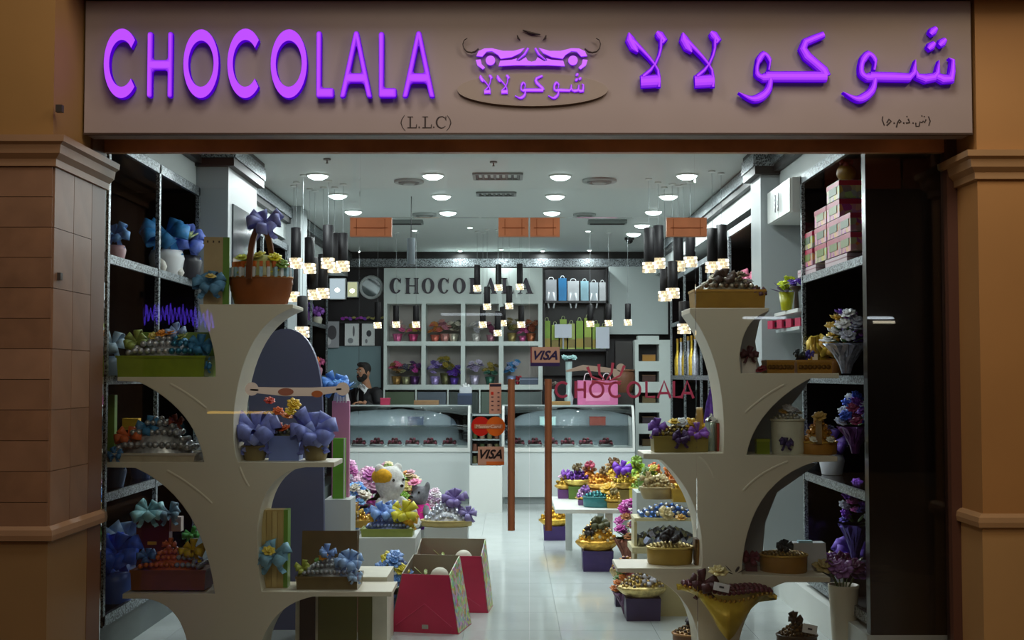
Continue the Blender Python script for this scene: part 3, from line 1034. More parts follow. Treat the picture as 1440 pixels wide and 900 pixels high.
# white cubby unit with lettered header
UY = BY - .42
q0, q1 = at(539, 600, UY), at(763, 377, UY)
ux0, ux1, uz1 = q0.x, q1.x, q1.z
uz0 = 0.0
cub = thing('cubby_unit', 'white wall unit of cubbies with a lettered header behind the counter', 'shelving unit', ((ux0 + ux1) / 2, UY, 0))
CW = lambda b, n, m, lb=None: sbuild(b, n, m, cub, lb)
GW = M('cdd8d4', 0.4)
zr = [at(540, y, UY).z for y in (420, 427, 480, 486, 541, 548, 592)]
CW(MB().b2(ux0, ux1, BY - .03, BY - .005, 0, uz1), 'back_panel', M('a9a49f', .5))
CW(MB().b2(ux0, ux1, UY, BY - .03, zr[0], uz1), 'header', GW)
xs = [at(x, 500, UY).x for x in (539.5, 544, 592.5, 598.5, 648, 654, 701.5, 708, 757, 763)]
for k in range(5):
    a, b_ = (xs[0], xs[1]) if k == 0 else ((xs[8], xs[9]) if k == 4 else (xs[2 * k], xs[2 * k + 1]))
    CW(MB().b2(a, b_, UY, BY - .03, zr[5], zr[0]), 'upright', GW)
for a, b_ in ((zr[1], zr[0]), (zr[3], zr[2]), (zr[5], zr[4])):
    CW(MB().b2(xs[1], xs[8], UY + .002, BY - .03, a, b_), 'shelf_board', GW)
CW(MB().b2(ux0, ux1, UY + .02, BY - .03, 0, zr[6]), 'base', GW)
for k in range(5):                               # open glass-fronted bins under the cubbies
    a = ux0 + (ux1 - ux0) * k / 5
    b_ = ux0 + (ux1 - ux0) * (k + 1) / 5
    CW(MB().b2(a, a + .02, UY, BY - .03, zr[6], zr[5]), 'divider', GW)
    dr = CW(MB().b2(a + .03, b_ - .015, UY + .02, UY + .05, zr[6] + .02, zr[5] - .03), 'drawer', M(['55664f', '5b6773', '3f4a48', '5a6a60', '64706f'][k], .4))
    sbuild(MB().ell(((a + b_) / 2, UY + .01, (zr[5] + zr[6]) / 2), (.014, .014, .014), 8, 6), 'knob', CHROME, cub)
for ch_, a0, a1 in (('C', 548, 565), ('H', 570, 589), ('O', 593, 611), ('C', 616, 632), ('O', 637, 655), ('L', 660, 677), ('A', 680, 699), ('L', 705, 722), ('A', 728, 750)):
    p, q = at(a0, 413, UY), at(a1, 391, UY)
    CW(letter(ch_, (p.x, p.z, q.x, q.z), UY, .02, False), 'letter', M('241c2c', .4))

# white posts, panels left and right of the cubbies
xl = at(487, 500, BY).x
WB = at(936, 500, BY).x
tag(MB().b2(at(855, 400, BY).x, at(936, 400, BY).x, BY - .25, BY - .1, at(880, 470, BY - .25).z, at(880, 375, BY - .25).z).build('wall_panel', M('aeb9b8', .45)), 'plain pale panel on the back wall right of the hanging bags', 'panel')
# black shelf right: hanging bags and green bags
t = thing('back_shelf', 'black wall shelf right of the cubbies with bags hanging and standing', 'shelf', (at(810, 500, BY).x, BY - .1, 0))
ax, bx = at(764, 400, BY - .3).x, at(854, 400, BY - .3).x
sbuild(MB().b2(ax, bx, BY - .1, BY - .08, 1.6, 3.05), 'back_panel', BLACKM, t)
for z in (at(800, 423, BY - .3).z, at(800, 491, BY - .3).z):
    sbuild(MB().b2(ax, bx, BY - .34, BY - .1, z - .03, z), 'shelf_board', M('2a2c30', .3), t)
for x in (ax, bx - .02):
    sbuild(MB().b2(x, x + .02, BY - .34, BY - .1, 1.6, 3.05), 'side_panel', BLACKM, t)
# white rack with dark slots
rx0, rx1 = at(893, 600, BY - .5).x, at(943, 600, BY - .5).x
t = thing('slot_rack', 'white tall rack with dark open slots at the right end of the counter', 'rack', ((rx0 + rx1) / 2, BY - .5, 0))
RY = BY - .5
sbuild(MB().b2(rx0, rx1, RY + .3, RY + .33, 0, at(900, 478, RY).z), 'back_panel', M('1c1d22', .4), t)
for a, b_ in ((893, 898), (927, 943)):
    sbuild(MB().b2(at(a, 500, RY).x, at(b_, 500, RY).x, RY, RY + .3, 0, at(900, 478, RY).z), 'upright', GW, t)
slots = [(484, 508), (522, 537), (552, 567), (580, 596), (610, 628)]
prev = 472
for a, b_ in slots + [(720, 721)]:
    sbuild(MB().b2(at(898, 500, RY).x, at(927, 500, RY).x, RY + .01, RY + .3, at(900, a, RY).z, at(900, prev, RY).z), 'shelf_board', GW, t)
    prev = b_
# brown panel and dark doorway left of rack
tag(MB().b2(at(864, 500, BY).x, at(894, 500, BY).x, BY - .16, BY - .1, 0.02, at(870, 480, BY).z).build('back_door', M('33302f', .4)), 'dark doorway panel between the counter and the white slot rack', 'door')

# left back corner: teal shelf box behind the cashier, white posters, round mirror
tag(MB().b2(at(455, 500, BY).x, at(537, 500, BY).x, BY - .12, BY - .1, at(500, 545, BY).z, at(500, 487, BY).z).build('wall_panel', M('7f9aa0', .3)), 'grey-green glass panel on the back wall behind the cashier', 'panel')


def poster(px0, py0, px1, py1, Y, label, base, marks):
    a, b_ = at(px0, py1, Y), at(px1, py0, Y)
    t = thing('poster', label, 'poster', ((a.x + b_.x) / 2, Y, a.z), 0, 'framed prints on the back wall')
    sbuild(MB().b2(a.x, b_.x, Y - .012, Y + .01, a.z, b_.z), 'board', M(base, .5), t)
    for (u0, v0, u1, v1, c_) in marks:
        w, h = b_.x - a.x, b_.z - a.z
        m_ = MB()
        cx, cz = a.x + w * (u0 + u1) / 2, a.z + h * (v0 + v1) / 2
        m_.prism([ell_loop(cx, cz, w * (u1 - u0) / 2, h * (v1 - v0) / 2, 14)], Y - .014, Y - .012)
        sbuild(m_, 'print', M(c_, .5), t)
    return t


YB = BY - .16
poster(455, 452, 477, 489, YB, 'grey and white print left of the two small white posters', 'a9aab0', [(.25, .3, .85, .85, '4a464c'), (.1, .1, .5, .4, 'd8d8da')])
poster(485, 455, 505, 486, YB, 'small white poster with a dark figure, left of two on the back wall', 'e2e6e6', [(.55, .4, .7, .9, '6a6a70'), (.2, .1, .6, .35, '8a8f94')])
poster(509, 455, 527, 486, YB, 'small white poster with a dark motif, right of two on the back wall', 'e2e6e6', [(.35, .4, .75, .7, '2f333c'), (.25, .1, .45, .3, '8a8f94')])
p = at(522, 404, 10.60)
t = thing('round_mirror', 'round mirror with a pale rim left of the lettered header', 'mirror', (p.x, p.y, p.z))
rr = 15 / sc_at(YB)
b = MB()
b.tube([(rr * math.cos(a * PI / 14), 0, rr * math.sin(a * PI / 14)) for a in range(28)], .022, 8, True)
b.build('rim', M('dfe4e4', .3), t)
MB().prism([ell_loop(0, 0, rr, rr, 28)], -.005, .03).build('glass', M('9aa0a2', .05, 1.0), t)
for x0_, x1_, y0_, y1_, tx in ((463, 486, 391, 421, 'small white lit square box left of the round mirror'), (488, 503, 396, 418, 'pale cream lit box against the round mirror')):
    a, b_ = at(x0_, y1_, YB), at(x1_, y0_, YB)
    t = thing('light_box', tx, 'light box', ((a.x + b_.x) / 2, YB, a.z))
    sbuild(MB().b2(a.x, b_.x, YB, YB + .12, a.z, b_.z), 'case', M('e9eeee', .4), t)
    sbuild(MB().b2(a.x + .01, b_.x - .01, YB - .006, YB, a.z + .01, b_.z - .01), 'lit_face', EM('dfeefa' if x0_ < 480 else 'e6e6b8', .75), t)
    p = (a + b_) / 2
    sbuild(MB().ell((p.x, YB - .012, p.z - .02), (.035, .012, .03), 12, 8), 'bulb', EM('fffbe8', 5), t)

# ================================================================== COUNTERS
CGLASS = GLASS((0.92, 0.95, 0.955), 'case')
CWH = M('ccd3d2', .3)


def counter(label, x0, x1, Y0, side_post):
    zt_, zm, zb_ = 1.225, 0.70, 0.0
    t = thing('display_counter', label, 'counter', ((x0 + x1) / 2, Y0, 0))
    W = lambda b, n, m, lb=None: sbuild(b, n, m, t, lb)
    W(MB().b2(x0, x1, Y0, Y0 + .62, .09, zm - .05), 'base', CWH)
    W(MB().b2(x0 + .03, x1 - .03, Y0 + .05, Y0 + .58, 0, .09), 'plinth', M('8f9797', .4))
    W(MB().b2(x0, x1, Y0 - .015, Y0 + .62, zm - .05, zm), 'ledge', WHITE)
    W(MB().b2(x0, x1, Y0 + .18, Y0 + .62, zt_ - .03, zt_), 'top', M('c7d2d2', .15))
    # curved front glass
    pts = [(Y0 + .005, zm)] + bez((Y0 + .005, zm), (Y0 + .005, zt_ - .02), (Y0 + .19, zt_ - .006), 9)
    b = MB()
    vs, fs = [], []
    for (y, z) in pts:
        vs += [(x0 + .02, y, z), (x1 - .02, y, z), (x1 - .02, y + .006, z - .004), (x0 + .02, y + .006, z - .004)]
    for i in range(len(pts) - 1):
        for k in range(4):
            fs.append((4 * i + k, 4 * i + (k + 1) % 4, 4 * i + 4 + (k + 1) % 4, 4 * i + 4 + k))
    b.add(vs, fs, True)
    W(b, 'front_glass', CGLASS)
    for xx in (x0, x1 - .03):
        prof = [(Y0 - .01, zm)] + [(y - .01, z) for y, z in pts[1:]] + [(Y0 + .62, zt_ - .006), (Y0 + .62, zm)]
        e = MB()
        n = len(prof)
        vs = [(xx, y, z) for y, z in prof] + [(xx + .03, y, z) for y, z in prof]
        fs = [tuple(range(n)), tuple(range(2 * n - 1, n - 1, -1))] + [(i, (i + 1) % n, n + (i + 1) % n, n + i) for i in range(n)]
        if side_post(xx):
            e.add(vs, fs)
            W(e, 'end_panel', WHITE)
    W(MB().b2(x0 + .02, x1 - .02, Y0 + .3, Y0 + .59, .955, .965), 'glass_shelf', CGLASS)
    W(MB().b2(x0 + .02, x1 - .02, Y0 + .60, Y0 + .62, zm, zt_ - .03), 'back_panel', M('9aa5ab', .2))
    k = 0
    x = x0 + .16
    while x < x1 - .1:                             # little case lamps seen through the glass
        W(MB().ell((x, Y0 + .3, zt_ - .04), (.02, .02, .012), 8, 6), 'case_lamp', EM('f6ffff', 9))
        x += .33
    l = bpy.data.lights.new('case_light', 'AREA')
    l.shape = 'RECTANGLE'
    l.size, l.size_y, l.energy, l.color = x1 - x0 - .1, .1, 4.0, COOL
    o = bpy.data.objects.new('case_light', l)
    COL.objects.link(o)
    o.parent = t
    o.location = (0, .33, zt_ - .06)
    return t


KY = 15.73 + CAMY
cx0, cx1 = at(470, 650, KY).x, at(661, 650, KY).x
counter('white counter with a curved glass case, left part', cx0, cx1, KY, lambda x: True)
cx2, cx3 = at(706, 650, KY).x, at(893, 650, KY).x
counter('white counter with a curved glass case, right part', cx2, cx3, KY, lambda x: True)
# pedestal and rack between the counters
RY0 = 14.75 + CAMY
a, b_ = at(660, 655, RY0), at(706, 655, RY0)
tag(MB().b2(a.x, b_.x, RY0, RY0 + .4, 0, a.z).build('pedestal', WHITE), 'plain white pedestal standing in the gap between the two counters', 'pedestal')
t = thing('bottle_rack', 'dark countertop rack of small jars on the white pedestal', 'rack', ((a.x + b_.x) / 2, RY0 + .05, a.z))
zt_ = at(680, 582, RY0).z - a.z
hw = (b_.x - a.x) / 2 - .01
for s in (-1, 1):
    MB().box((s * (hw - .01), .15, zt_ / 2), (.02, .3, zt_)).build('side_panel', M('4b5254', .4), t)
MB().box((0, .29, zt_ / 2), (2 * hw, .02, zt_)).build('back_panel', M('3a4042', .4), t)
for k in range(5):
    zz = .012 + k * (zt_ - .03) / 4
    MB().box((0, .15, zz), (2 * hw - .02, .3, .015)).build('shelf_board', M('808a8a', .4), t)
    if k < 4:
        for j in range(4):
            MB().cyl((-hw + .05 + j * (2 * hw - .1) / 3, .08, zz + .009), .03, .085, 10).build('jar', M(['5d5a3c', '6a4436', '3d4a2e', '7d6a5a'][(j + k) % 4], .3), t)

# ================================================================== TREE SHELVES
TW = M('d9cfba', 0.38)
TY0, TY1 = 0.35, 0.70


def tree(name, label, segs, lines, centre_px):
    pts = []
    for sgm in segs:
        if len(sgm) == 3 and isinstance(sgm[0], tuple):
            pts += bez(*sgm, 12)
        else:
            pts.append(sgm)
    out = []
    for p in pts:
        q = at(p[0], p[1], TY0)
        q = (q.x, max(q.z, 0.0))
        if not out or (abs(out[-1][0] - q[0]) + abs(out[-1][1] - q[1])) > 1e-4:
            out.append(q)
    ar = sum(a[0] * b[1] - b[0] * a[1] for a, b in zip(out, out[1:] + out[:1]))
    if ar < 0:
        out.reverse()
    t = thing(name, label, 'display stand', (at(centre_px, 900, TY0).x, (TY0 + TY1) / 2, 0))
    sbuild(MB().prism([out], TY0, TY1), 'trunk', TW, t, bevel=.004)
    for ln in lines:
        sbuild(MB().stroke([(at(x, y, TY0).x, at(x, y, TY0).z) for x, y in bez(*ln, 8)], .012, TY0, .004), 'branch_line', M('e6dcc8', .3), t)
    return t


tree('tree_shelf', 'cream white tree-shaped display stand behind the left glass',
     [(280, 428), (412, 428), (412, 433), ((412, 433), (345, 455), (330, 570)), ((330, 570), (325, 625), (335, 650)), (470, 650), (470, 657), (430, 657),
      ((430, 657), (365, 665), (362, 750)), ((362, 750), (363, 800), (368, 832)), (551, 832), (551, 839), (440, 839), ((440, 839), (385, 850), (367, 905)), (362, 930),
      (266, 930), ((266, 930), (262, 850), (205, 842)), (172, 842), (172, 835), (302, 835), ((302, 835), (285, 700), (190, 658)), (140, 657), (140, 650), (287, 650),
      ((287, 650), (275, 575), (195, 537)), (165, 536), (165, 530), (303, 530), ((303, 530), (305, 490), (283, 440))],
     [((232, 536), (262, 550), (290, 574)), ((225, 657), (265, 675), (298, 708)), ((336, 653), (340, 668), (350, 684))], 318)
tree('tree_shelf', 'cream white tree-shaped display stand behind the right glass',
     [(970, 433), (1082, 433), (1080, 438), ((1080, 438), (1043, 450), (1040, 505)), (1042, 525), (1180, 525), (1180, 532), (1140, 532), ((1140, 532), (1062, 575), (1050, 640)),
      (1178, 642), (1178, 649), (1145, 650), ((1145, 650), (1048, 680), (1043, 808)), (1168, 812), (1168, 819), (1105, 819), ((1105, 819), (1045, 835), (1035, 930)),
      (985, 930), ((985, 930), (985, 835), (905, 806)), (868, 805), (868, 799), (986, 799), ((986, 799), (996, 705), (930, 647)), (905, 645), (905, 638), (1017, 637),
      ((1017, 637), (1024, 510), (970, 440))],
     [((1110, 538), (1080, 550), (1048, 580)), ((1120, 645), (1070, 660), (1045, 690)), ((978, 640), (998, 650), (1004, 672))], 1010)
# grey-blue rounded panel behind the left tree, grey one behind the right
ring = [(346, 930), (349, 600)] + bez((350, 560), (354, 462), (404, 462), 12) + bez((404, 462), (444, 466), (452, 545), 12) + [(454, 600), (456, 930)]
o_ = []
for x, y in ring:
    q = at(x, y, 1.25)
    o_.append((q.x, max(q.z, 0.0)))
o_.insert(0, (o_[0][0], 0.0))
ar = sum(a[0] * b[1] - b[0] * a[1] for a, b in zip(o_, o_[1:] + o_[:1]))
tag(MB().prism([o_ if ar > 0 else o_[::-1]], 1.25, 1.31).build('backdrop_panel', M('52577a', .4)), 'tall dusky blue panel with a rounded top behind the left tree stand', 'panel')
rt = [o for o in bpy.data.objects if o.get('label') == 'cream white tree-shaped display stand behind the right glass'][0]
for poly in ([(1140, 533), (1124, 556), (1102, 583), (1089, 612), (1084, 641), (1040, 641), (1040, 533)], [(1150, 651), (1128, 668), (1093, 692), (1076, 735), (1070, 811), (1030, 811), (1030, 651)],
             [(1082, 437), (1068, 452), (1062, 480), (1066, 508), (1072, 526), (1030, 526), (1030, 437)]):
    o_ = [(at(x, y, TY1).x, at(x, y, TY1).z) for x, y in poly]
    ar = sum(a[0] * b[1] - b[0] * a[1] for a, b in zip(o_, o_[1:] + o_[:1]))
    sbuild(MB().prism([o_ if ar > 0 else o_[::-1]], TY1, TY1 + .03), 'backing_board', M('8b929c', .4), rt, 'grey backing board')

# ================================================================== GIFTS: builders
SATIN = lambda c: M(c, .32, 0, 'noise', 18, .22)
TULLE = lambda c: M(c, .55, 0, 'noise', 25, .25)
FOIL = lambda c: M(c, .32, .6, 'noise', 40, .35)
RND = random.Random(11)


def bow_mesh(c, s, n=6, tails=2, seed=0):
    """ruffled ribbon bow: n loops round a knot, lying back against the gift"""
    r = random.Random(seed)
    b = MB()
    C = Vector(c)
    for i in range(n):
        a = 2 * PI * (i + .5) / n + r.uniform(-.2, .2)
        el = r.uniform(.05, .75)
        d = Vector((math.cos(a) * math.cos(el), math.sin(a) * .55 * math.cos(el) - .15, math.sin(a) * .45 + math.sin(el) * .55))
        d.normalize()
        sd = d.cross(Vector((r.uniform(-.3, .3), -1, .3))).normalized()
        nn = sd.cross(d)
        ln = s * r.uniform(.8, 1.15)
        pts, ws = [], []
        for k in range(13):
            t = k / 12
            pts.append(C + d * (ln * math.sin(PI * t) ** .8) + nn * (ln * .30 * math.sin(2 * PI * t)) + sd * (.05 * s * math.sin(5 * t)))
            ws.append(s * (.22 + .42 * math.sin(PI * t)))
        b.ribbon(pts, sd, ws, .003)
    for k in range(tails):
        sg = -1 if k % 2 == 0 else 1
        pts = [C + Vector((sg * s * (.15 + .5 * t) , -.25 * s * t - .06 * s * math.sin(6 * t), -s * (.15 + .85 * t) + .1 * s * math.sin(7 * t + k))) for t in (0, .2, .4, .6, .8, 1)]
        b.ribbon(pts, (0.9, .3, .1), s * .3, .004)
    b.ell(c, (s * .16, s * .14, s * .16), 8, 6)
    return b


def flower_mesh(c, r, seed=0, n=7, face=None):
    rr = random.Random(seed)
    b = MB()
    R = Matrix.Rotation(face if face is not None else rr.uniform(.2, .9), 3, 'X') @ Matrix.Rotation(rr.uniform(-.4, .4), 3, 'Y')
    for k, (q, tilt, ln) in enumerate(((.55, .15, .5), (.36, .7, .42), (.16, 1.15, .34))):
        b.petal_ring(c, r * q, n - k, tilt, r * ln, r * ln * .75, r * .10, R, rr.uniform(0, 2))
    b.ell(c, (r * .18,) * 3, 6, 5)
    return b


def leaf_mesh(c, r, n=5, seed=0):
    rr = random.Random(seed)
    b = MB()
    for i in range(n):
        a = 2 * PI * i / n + rr.uniform(-.3, .3)
        Q = Matrix.Rotation(a, 3, 'Z') @ Matrix.Rotation(-rr.uniform(.1, .9), 3, 'Y')
        b.ell(Vector(c) + Q @ Vector((r * .9, 0, 0)), (r * .55, r * .2, r * .03), 6, 4, Q)
    return b


def mound(w, d, h, z0, rb, rect, seed, half=None, foilshape=False):
    """wrapped sweets heaped over a w x d footprint; half picks the two colours apart"""
    r = random.Random(seed)
    A, B = MB(), MB()
    nx, ny = max(3, int(w / (rb * 1.9))), max(2, int(d / (rb * 1.9)))
    nx, ny = min(nx, 18), min(ny, 9)
    for i in range(nx):
        for j in range(ny):
            u = -1 + 2 * (i + .5) / nx
            v = -1 + 2 * (j + .5) / ny
            q = max(abs(u), abs(v)) if rect else math.hypot(u, v)
            if q > 1.02:
                continue
            z = z0 + h * max(0.0, 1 - q ** 1.6) + rb * .5
            tgt = (A if (i + j) % 2 == 0 else B) if half is None else (A if half(u, v) else B)
            R = Matrix.Rotation(r.uniform(0, 3), 3, 'Z') @ Matrix.Rotation(r.uniform(-.4, .4), 3, 'X')
            p = (u * w / 2 * .97 + r.uniform(-.1, .1) * rb, v * d / 2 * .97, z)
            if foilshape:
                tgt.box(p, (rb * 1.5, rb * 1.5, rb * 2.2), R=R @ Matrix.Rotation(.6, 3, 'Y'))
            else:
                tgt.ell(p, (rb * 1.05, rb * .95, rb * .95), 7, 5, R)
    # filler under the sweets
    A.lathe((0, 0, z0 - .004), [(1, 0)] + [(math.sqrt(max(0, 1 - k / 6)), h * k / 6 * .92) for k in range(1, 7)] + [(.001, h * .93)], 16, w / 2 * .95, d / 2 * .95)
    return A, B


def gift(label, px, py, Y, w, h, tray='box', tc='6a8a2a', th=.3, dep=.7, ch=('c9ccd0', '4d86a8'), mh=.35, bows=(), flowers=(), lid=None, handle=None,
         rim=None, z=None, name='gift_tray', cat='chocolate gift', rz=0.0, group=None, half=None, tag_col=None, leaves=None, foil=True, rb=None, wrap=None, tmat=None, cut=False):
    """px, py: centre and base in the photograph; w, h: its size there in pixels"""
    s = sc_at(Y)
    p = at(px, py, Y)
    if z is not None:
        p.z = z
    W, H = w / s, h / s
    D = W * dep
    T = H * th
    sd = hash_(label)
    t = thing(name, label, cat, p, rz, group)
    tm = tmat or M(tc, .4, 0, 'noise', 14, .12)
    zt = T
    rect = True
    mw, md = W * .9, D * .9
    if tray == 'box':
        b = MB()
        b.box((0, 0, T / 2), (W, D, T), top=(1.03, 1.03))
        b.build('tray', tm, t)
        rr = MB()
        e = .008
        for sg in (-1, 1):
            rr.box((0, sg * D * .515, T), (W * 1.05, e, e * 1.6))
            rr.box((sg * W * .515, 0, T), (e, D * 1.05, e * 1.6))
        rr.build('rim', M(rim or tc, .3, .3 if rim else 0), t)
    elif tray in ('round', 'basket'):
        rect = False
        n = 36
        if tray == 'basket':
            prof = []
            m = 9
            for k in range(m + 1):
                f = k / m
                prof.append((.5 * (.80 + .2 * math.sin(f * PI * .5)) * (1 + (.02 if k % 2 else 0)), T * f))
            b = MB().lathe((0, 0, 0), prof, n, W, D, wob=lambda a, i: 1 + .018 * (1 if (int(a / (2 * PI) * 36) + i) % 2 else -1))
        else:
            b = MB().lathe((0, 0, 0), [(.46, 0), (.49, T * .1), (.5, T * .9), (.49, T)], n, W, D)
        b.build('tray', tm, t)
        b = MB().tube([(W * .5 * math.cos(a * PI / 14), D * .5 * math.sin(a * PI / 14), T) for a in range(28)], .007, 6, True)
        b.build('rim', M(rim or tc, .3, .4 if rim else 0), t)
    elif tray == 'skirt':                          # dark box under a flared golden plate
        rect = False
        bt = T * .62
        MB().box((0, 0, bt / 2), (W * .68, D * .68, bt), top=(1.05, 1.05)).build('base_box', tm, t)
        b = MB().lathe((0, 0, bt), [(.30, 0), (.42, T * .1), (.5, T * .22), (.505, T * .26), (.48, T * .30), (.34, T * .36)], 48, W, D,
                       wob=lambda a, i: 1 + (.03 * math.sin(a * 12) if i in (2, 3) else 0))
        b.build('plate', FOIL(rim or 'a8863c'), t, 'flared golden plate')
        zt = bt + T * .3
    elif tray == 'none':
        zt = 0
    mz = H * mh
    if mz > 0 and ch:
        rbb = rb or max(2.6 / s, W / 26)
        A, B = mound(mw, md, mz, zt, rbb, rect, sd, half)
        A.build('sweets', FOIL(ch[0]) if foil else SATIN(ch[0]), t, None, 'stuff')
        if len(ch) > 1 and B.v:
            B.build('sweets', FOIL(ch[1]) if foil else SATIN(ch[1]), t, None, 'stuff')
    if lid:
        lc, lx, lz = lid
        MB().box((lx * W, D * .5 + .02, T + lz * H / 2), (W * .96, .022, lz * H), R=Matrix.Rotation(-.18, 3, 'X')).build('lid', M(lc, .4, 0, 'noise', 10, .12), t)
    if handle:
        hc, hh = handle
        b = MB()
        pts = [(W * .44 * math.cos(a), 0, T * .9 + (H * hh) * math.sin(a)) for a in [PI * k / 16 for k in range(17)]]
        pts = [(q[1], q[0] * .12 - D * .0, q[2]) if False else q for q in pts]
        Rz = Matrix.Rotation(1.32, 3, 'Z')
        b.ribbon([Rz @ Vector(q) for q in pts], [Rz @ Vector((0, 1, 0))] * 17, .035, .012)
        b.build('handle', M(hc, .5, 0, 'wood', 20, .3), t)
    def settle(fx, fy, fz, lift):
        def surf(y_):
            u_, v_ = fx * W / (mw / 2), y_ * D / (md / 2)
            q_ = max(abs(u_), abs(v_)) if rect else math.hypot(u_, v_)
            return zt + max(0.0, mz) * max(0.0, 1 - q_ ** 1.6) + .01
        if fz * H > surf(fy) + lift * W:
            fy = max(fy, -.12)
        return fy, min(fz, (surf(fy) + lift * W) / H)

    for k, (fx, fz, fs, col, *rest) in enumerate(bows):
        fy = rest[0] if rest else -.42
        n = rest[1] if len(rest) > 1 else 6
        fy, fz = settle(fx, fy, fz, fs * .55)
        bow_mesh((fx * W, fy * D, fz * H), fs * W, n, 2, sd + k).build('bow', TULLE(col), t)
    for k, (fx, fz, fs, col, *rest) in enumerate(flowers):
        fy = rest[0] if rest else -.1
        fy, fz = settle(fx, fy, fz, fs * .5)
        flower_mesh((fx * W, fy * D, fz * H), fs * W, sd + 7 * k).build('flower', SATIN(col), t)
    if leaves:
        for k, (fx, fz, fs, col) in enumerate(leaves):
            leaf_mesh((fx * W, -.15 * D, fz * H), fs * W, 6, sd + k).build('leaves', SATIN(col), t)
    if tag_col:
        fx, fz, tw = tag_col
        tg = MB().box((fx * W, -D * .56, fz * H), (tw * W, .003, tw * W * .6), R=Matrix.Rotation(-.25, 3, 'X') @ Matrix.Rotation(.2, 3, 'Y')).build('price_tag', M('e6e4e2', .5), t)
        MB().box((fx * W, -D * .56 - .004, fz * H), (tw * W * .3, .003, tw * W * .12), R=Matrix.Rotation(-.25, 3, 'X') @ Matrix.Rotation(.2, 3, 'Y')).build('print', M('3b3b44', .5), tg)
    return t


def hash_(s_):
    v = 7
    for c_ in s_:
        v = (v * 31 + ord(c_)) % 100003
    return v


def box_thing(name, label, cat, px, py, Y, w, h, d, col, z=None, rz=0.0, parts=(), group=None, mat=None, top=(1, 1), body='body'):
    s = sc_at(Y)
    p = at(px, py, Y)
    if z is not None:
        p.z = z
    t = thing(name, label, cat, p, rz, group)
    W, H, D = w / s, h / s, d
    MB().box((0, 0, H / 2), (W, D, H), top=top).build(body, mat or M(col, .45, 0, 'noise', 9, .1), t)
    for nm, (u0, v0, u1, v1), c_, prd in parts:      # panels proud of the front face
        MB().box(((u0 + u1) / 2 * W - W / 2, -D / 2 - prd / 2, (v0 + v1) / 2 * H), ((u1 - u0) * W, prd, (v1 - v0) * H)).build(nm, M(c_, .4), t)
    return t, W, H, D


def bouquet(label, px, py, Y, w, h, foilc, flc, z=None, n=9, pot=None, name='foil_bouquet', cat='bouquet', group=None, spark=None, rr_=None):
    """a bunch in crinkled foil: cone, blooms and leaves"""
    s = sc_at(Y)
    p = at(px, py, Y)
    if z is not None:
        p.z = z
    W, H = w / s, h / s
    sd = hash_(label)
    r = random.Random(sd)
    t = thing(name, label, cat, p, 0, group)
    zc = 0
    if pot:
        MB().lathe((0, 0, 0), [(W * .2, 0), (W * .26, H * .3), (W * .24, H * .3), (W * .22, H * .2)], 20).build('pot', M(pot, .35), t)
        zc = H * .22
    b = MB()
    nn = 22
    hh = max(H * .44 - zc, H * .2)
    prof = [(W * .10, 0), (W * .16, hh * .3), (W * .28, hh * .62), (W * .44, hh * .92), (W * .47, hh)]
    b.lathe((0, 0, zc), prof, nn, wob=lambda a, i: 1 + .16 * math.sin(a * 7 + i * 1.9) * (i / 4), smooth=False)
    prof2 = [(W * .45, hh), (W * .26, hh * .62), (W * .06, hh * .3)]
    b.lathe((0, 0, zc), prof2, nn, wob=lambda a, i: 1 + .16 * math.sin(a * 7 + 7.6), smooth=False)
    b.build('wrap', FOIL(foilc), t, 'crinkled foil wrap')
    n = int(n * 1.5)
    for k in range(n):
        a = k * 2.4
        q = math.sqrt((k + .3) / n)
        c = (q * W * .42 * math.cos(a), q * W * .34 * math.sin(a) - .01, zc + hh * .85 + (H - zc - hh * .85) * (.85 - .7 * q * q) + r.uniform(-.01, .01))
        col = flc[k % len(flc)]
        fm = flower_mesh(c, (rr_ or .20) * W, sd + k)
        fm.build('flower', FOIL(col) if (spark and k % spark == 0) else SATIN(col), t)
    leaf_mesh((0, 0, zc + hh * .95), W * .4, 8, sd).build('leaves', SATIN('3c5a2a'), t)
    return t


zLt, zL1, zL2, zL3 = (at(300, y, TY0).z for y in (428, 530, 650, 832.5))
zRt, zR1, zR2, zR2l, zR3, zR3l = (at(1000, y, TY0).z for y in (433, 525, 641.5, 637.5, 812, 799))
TY = 0.53

# ================================================================== LEFT TREE
t = gift('brown woven basket with tall handle, striped sweets and yellow blooms', 367, 428, TY, 88, 128, 'basket', '8a4a1c', .31, .62, None, .0,
     flowers=[(-.24, .58, .19, 'b8c04a', -.2), (.2, .6, .2, 'e0d428', -.2), (.02, .62, .16, 'a8c04a', .1), (-.06, .56, .15, 'd8c8a0', -.35), (.33, .54, .12, 'c8d03a', 0)], handle=('6b3a18', .60), rim='a06a34', z=zLt,
     name='gift_basket', cat='gift basket')
s_ = sc_at(TY)
Wb_, Tb_ = 88 / s_, 128 * .31 / s_
for k, (c1, zz, rr_, hh) in enumerate((('9fc0d0', 0, .47, 14), ('d8dce0', 0, .465, 14), ('d06a2c', 13, .42, 9))):
    b = MB()
    for j in range(26):
        a_ = 2 * PI * j / 26
        if k == 2 or j % 2 == k:
            b.box((Wb_ * rr_ * math.cos(a_), Wb_ * .62 * rr_ * math.sin(a_), Tb_ + (zz + hh / 2) / s_), (.018, .03, hh / s_), a_ + PI / 2)
    b.build('sweet_band', SATIN(c1), t, ['striped pale blue sweets', 'white sweets', 'orange ruffle'][k], 'stuff')
MB().lathe((0, 0, Tb_), [(.44, 0), (.42, 18 / s_), (.25, 30 / s_), (.001, 34 / s_)], 20, Wb_, Wb_ * .62).build('filling', SATIN('a8a86a'), t)
bow_mesh((.03, -.04, Tb_ + 76 / s_), .10, 9, 3, 4).build('bow', TULLE('9498e0'), t)
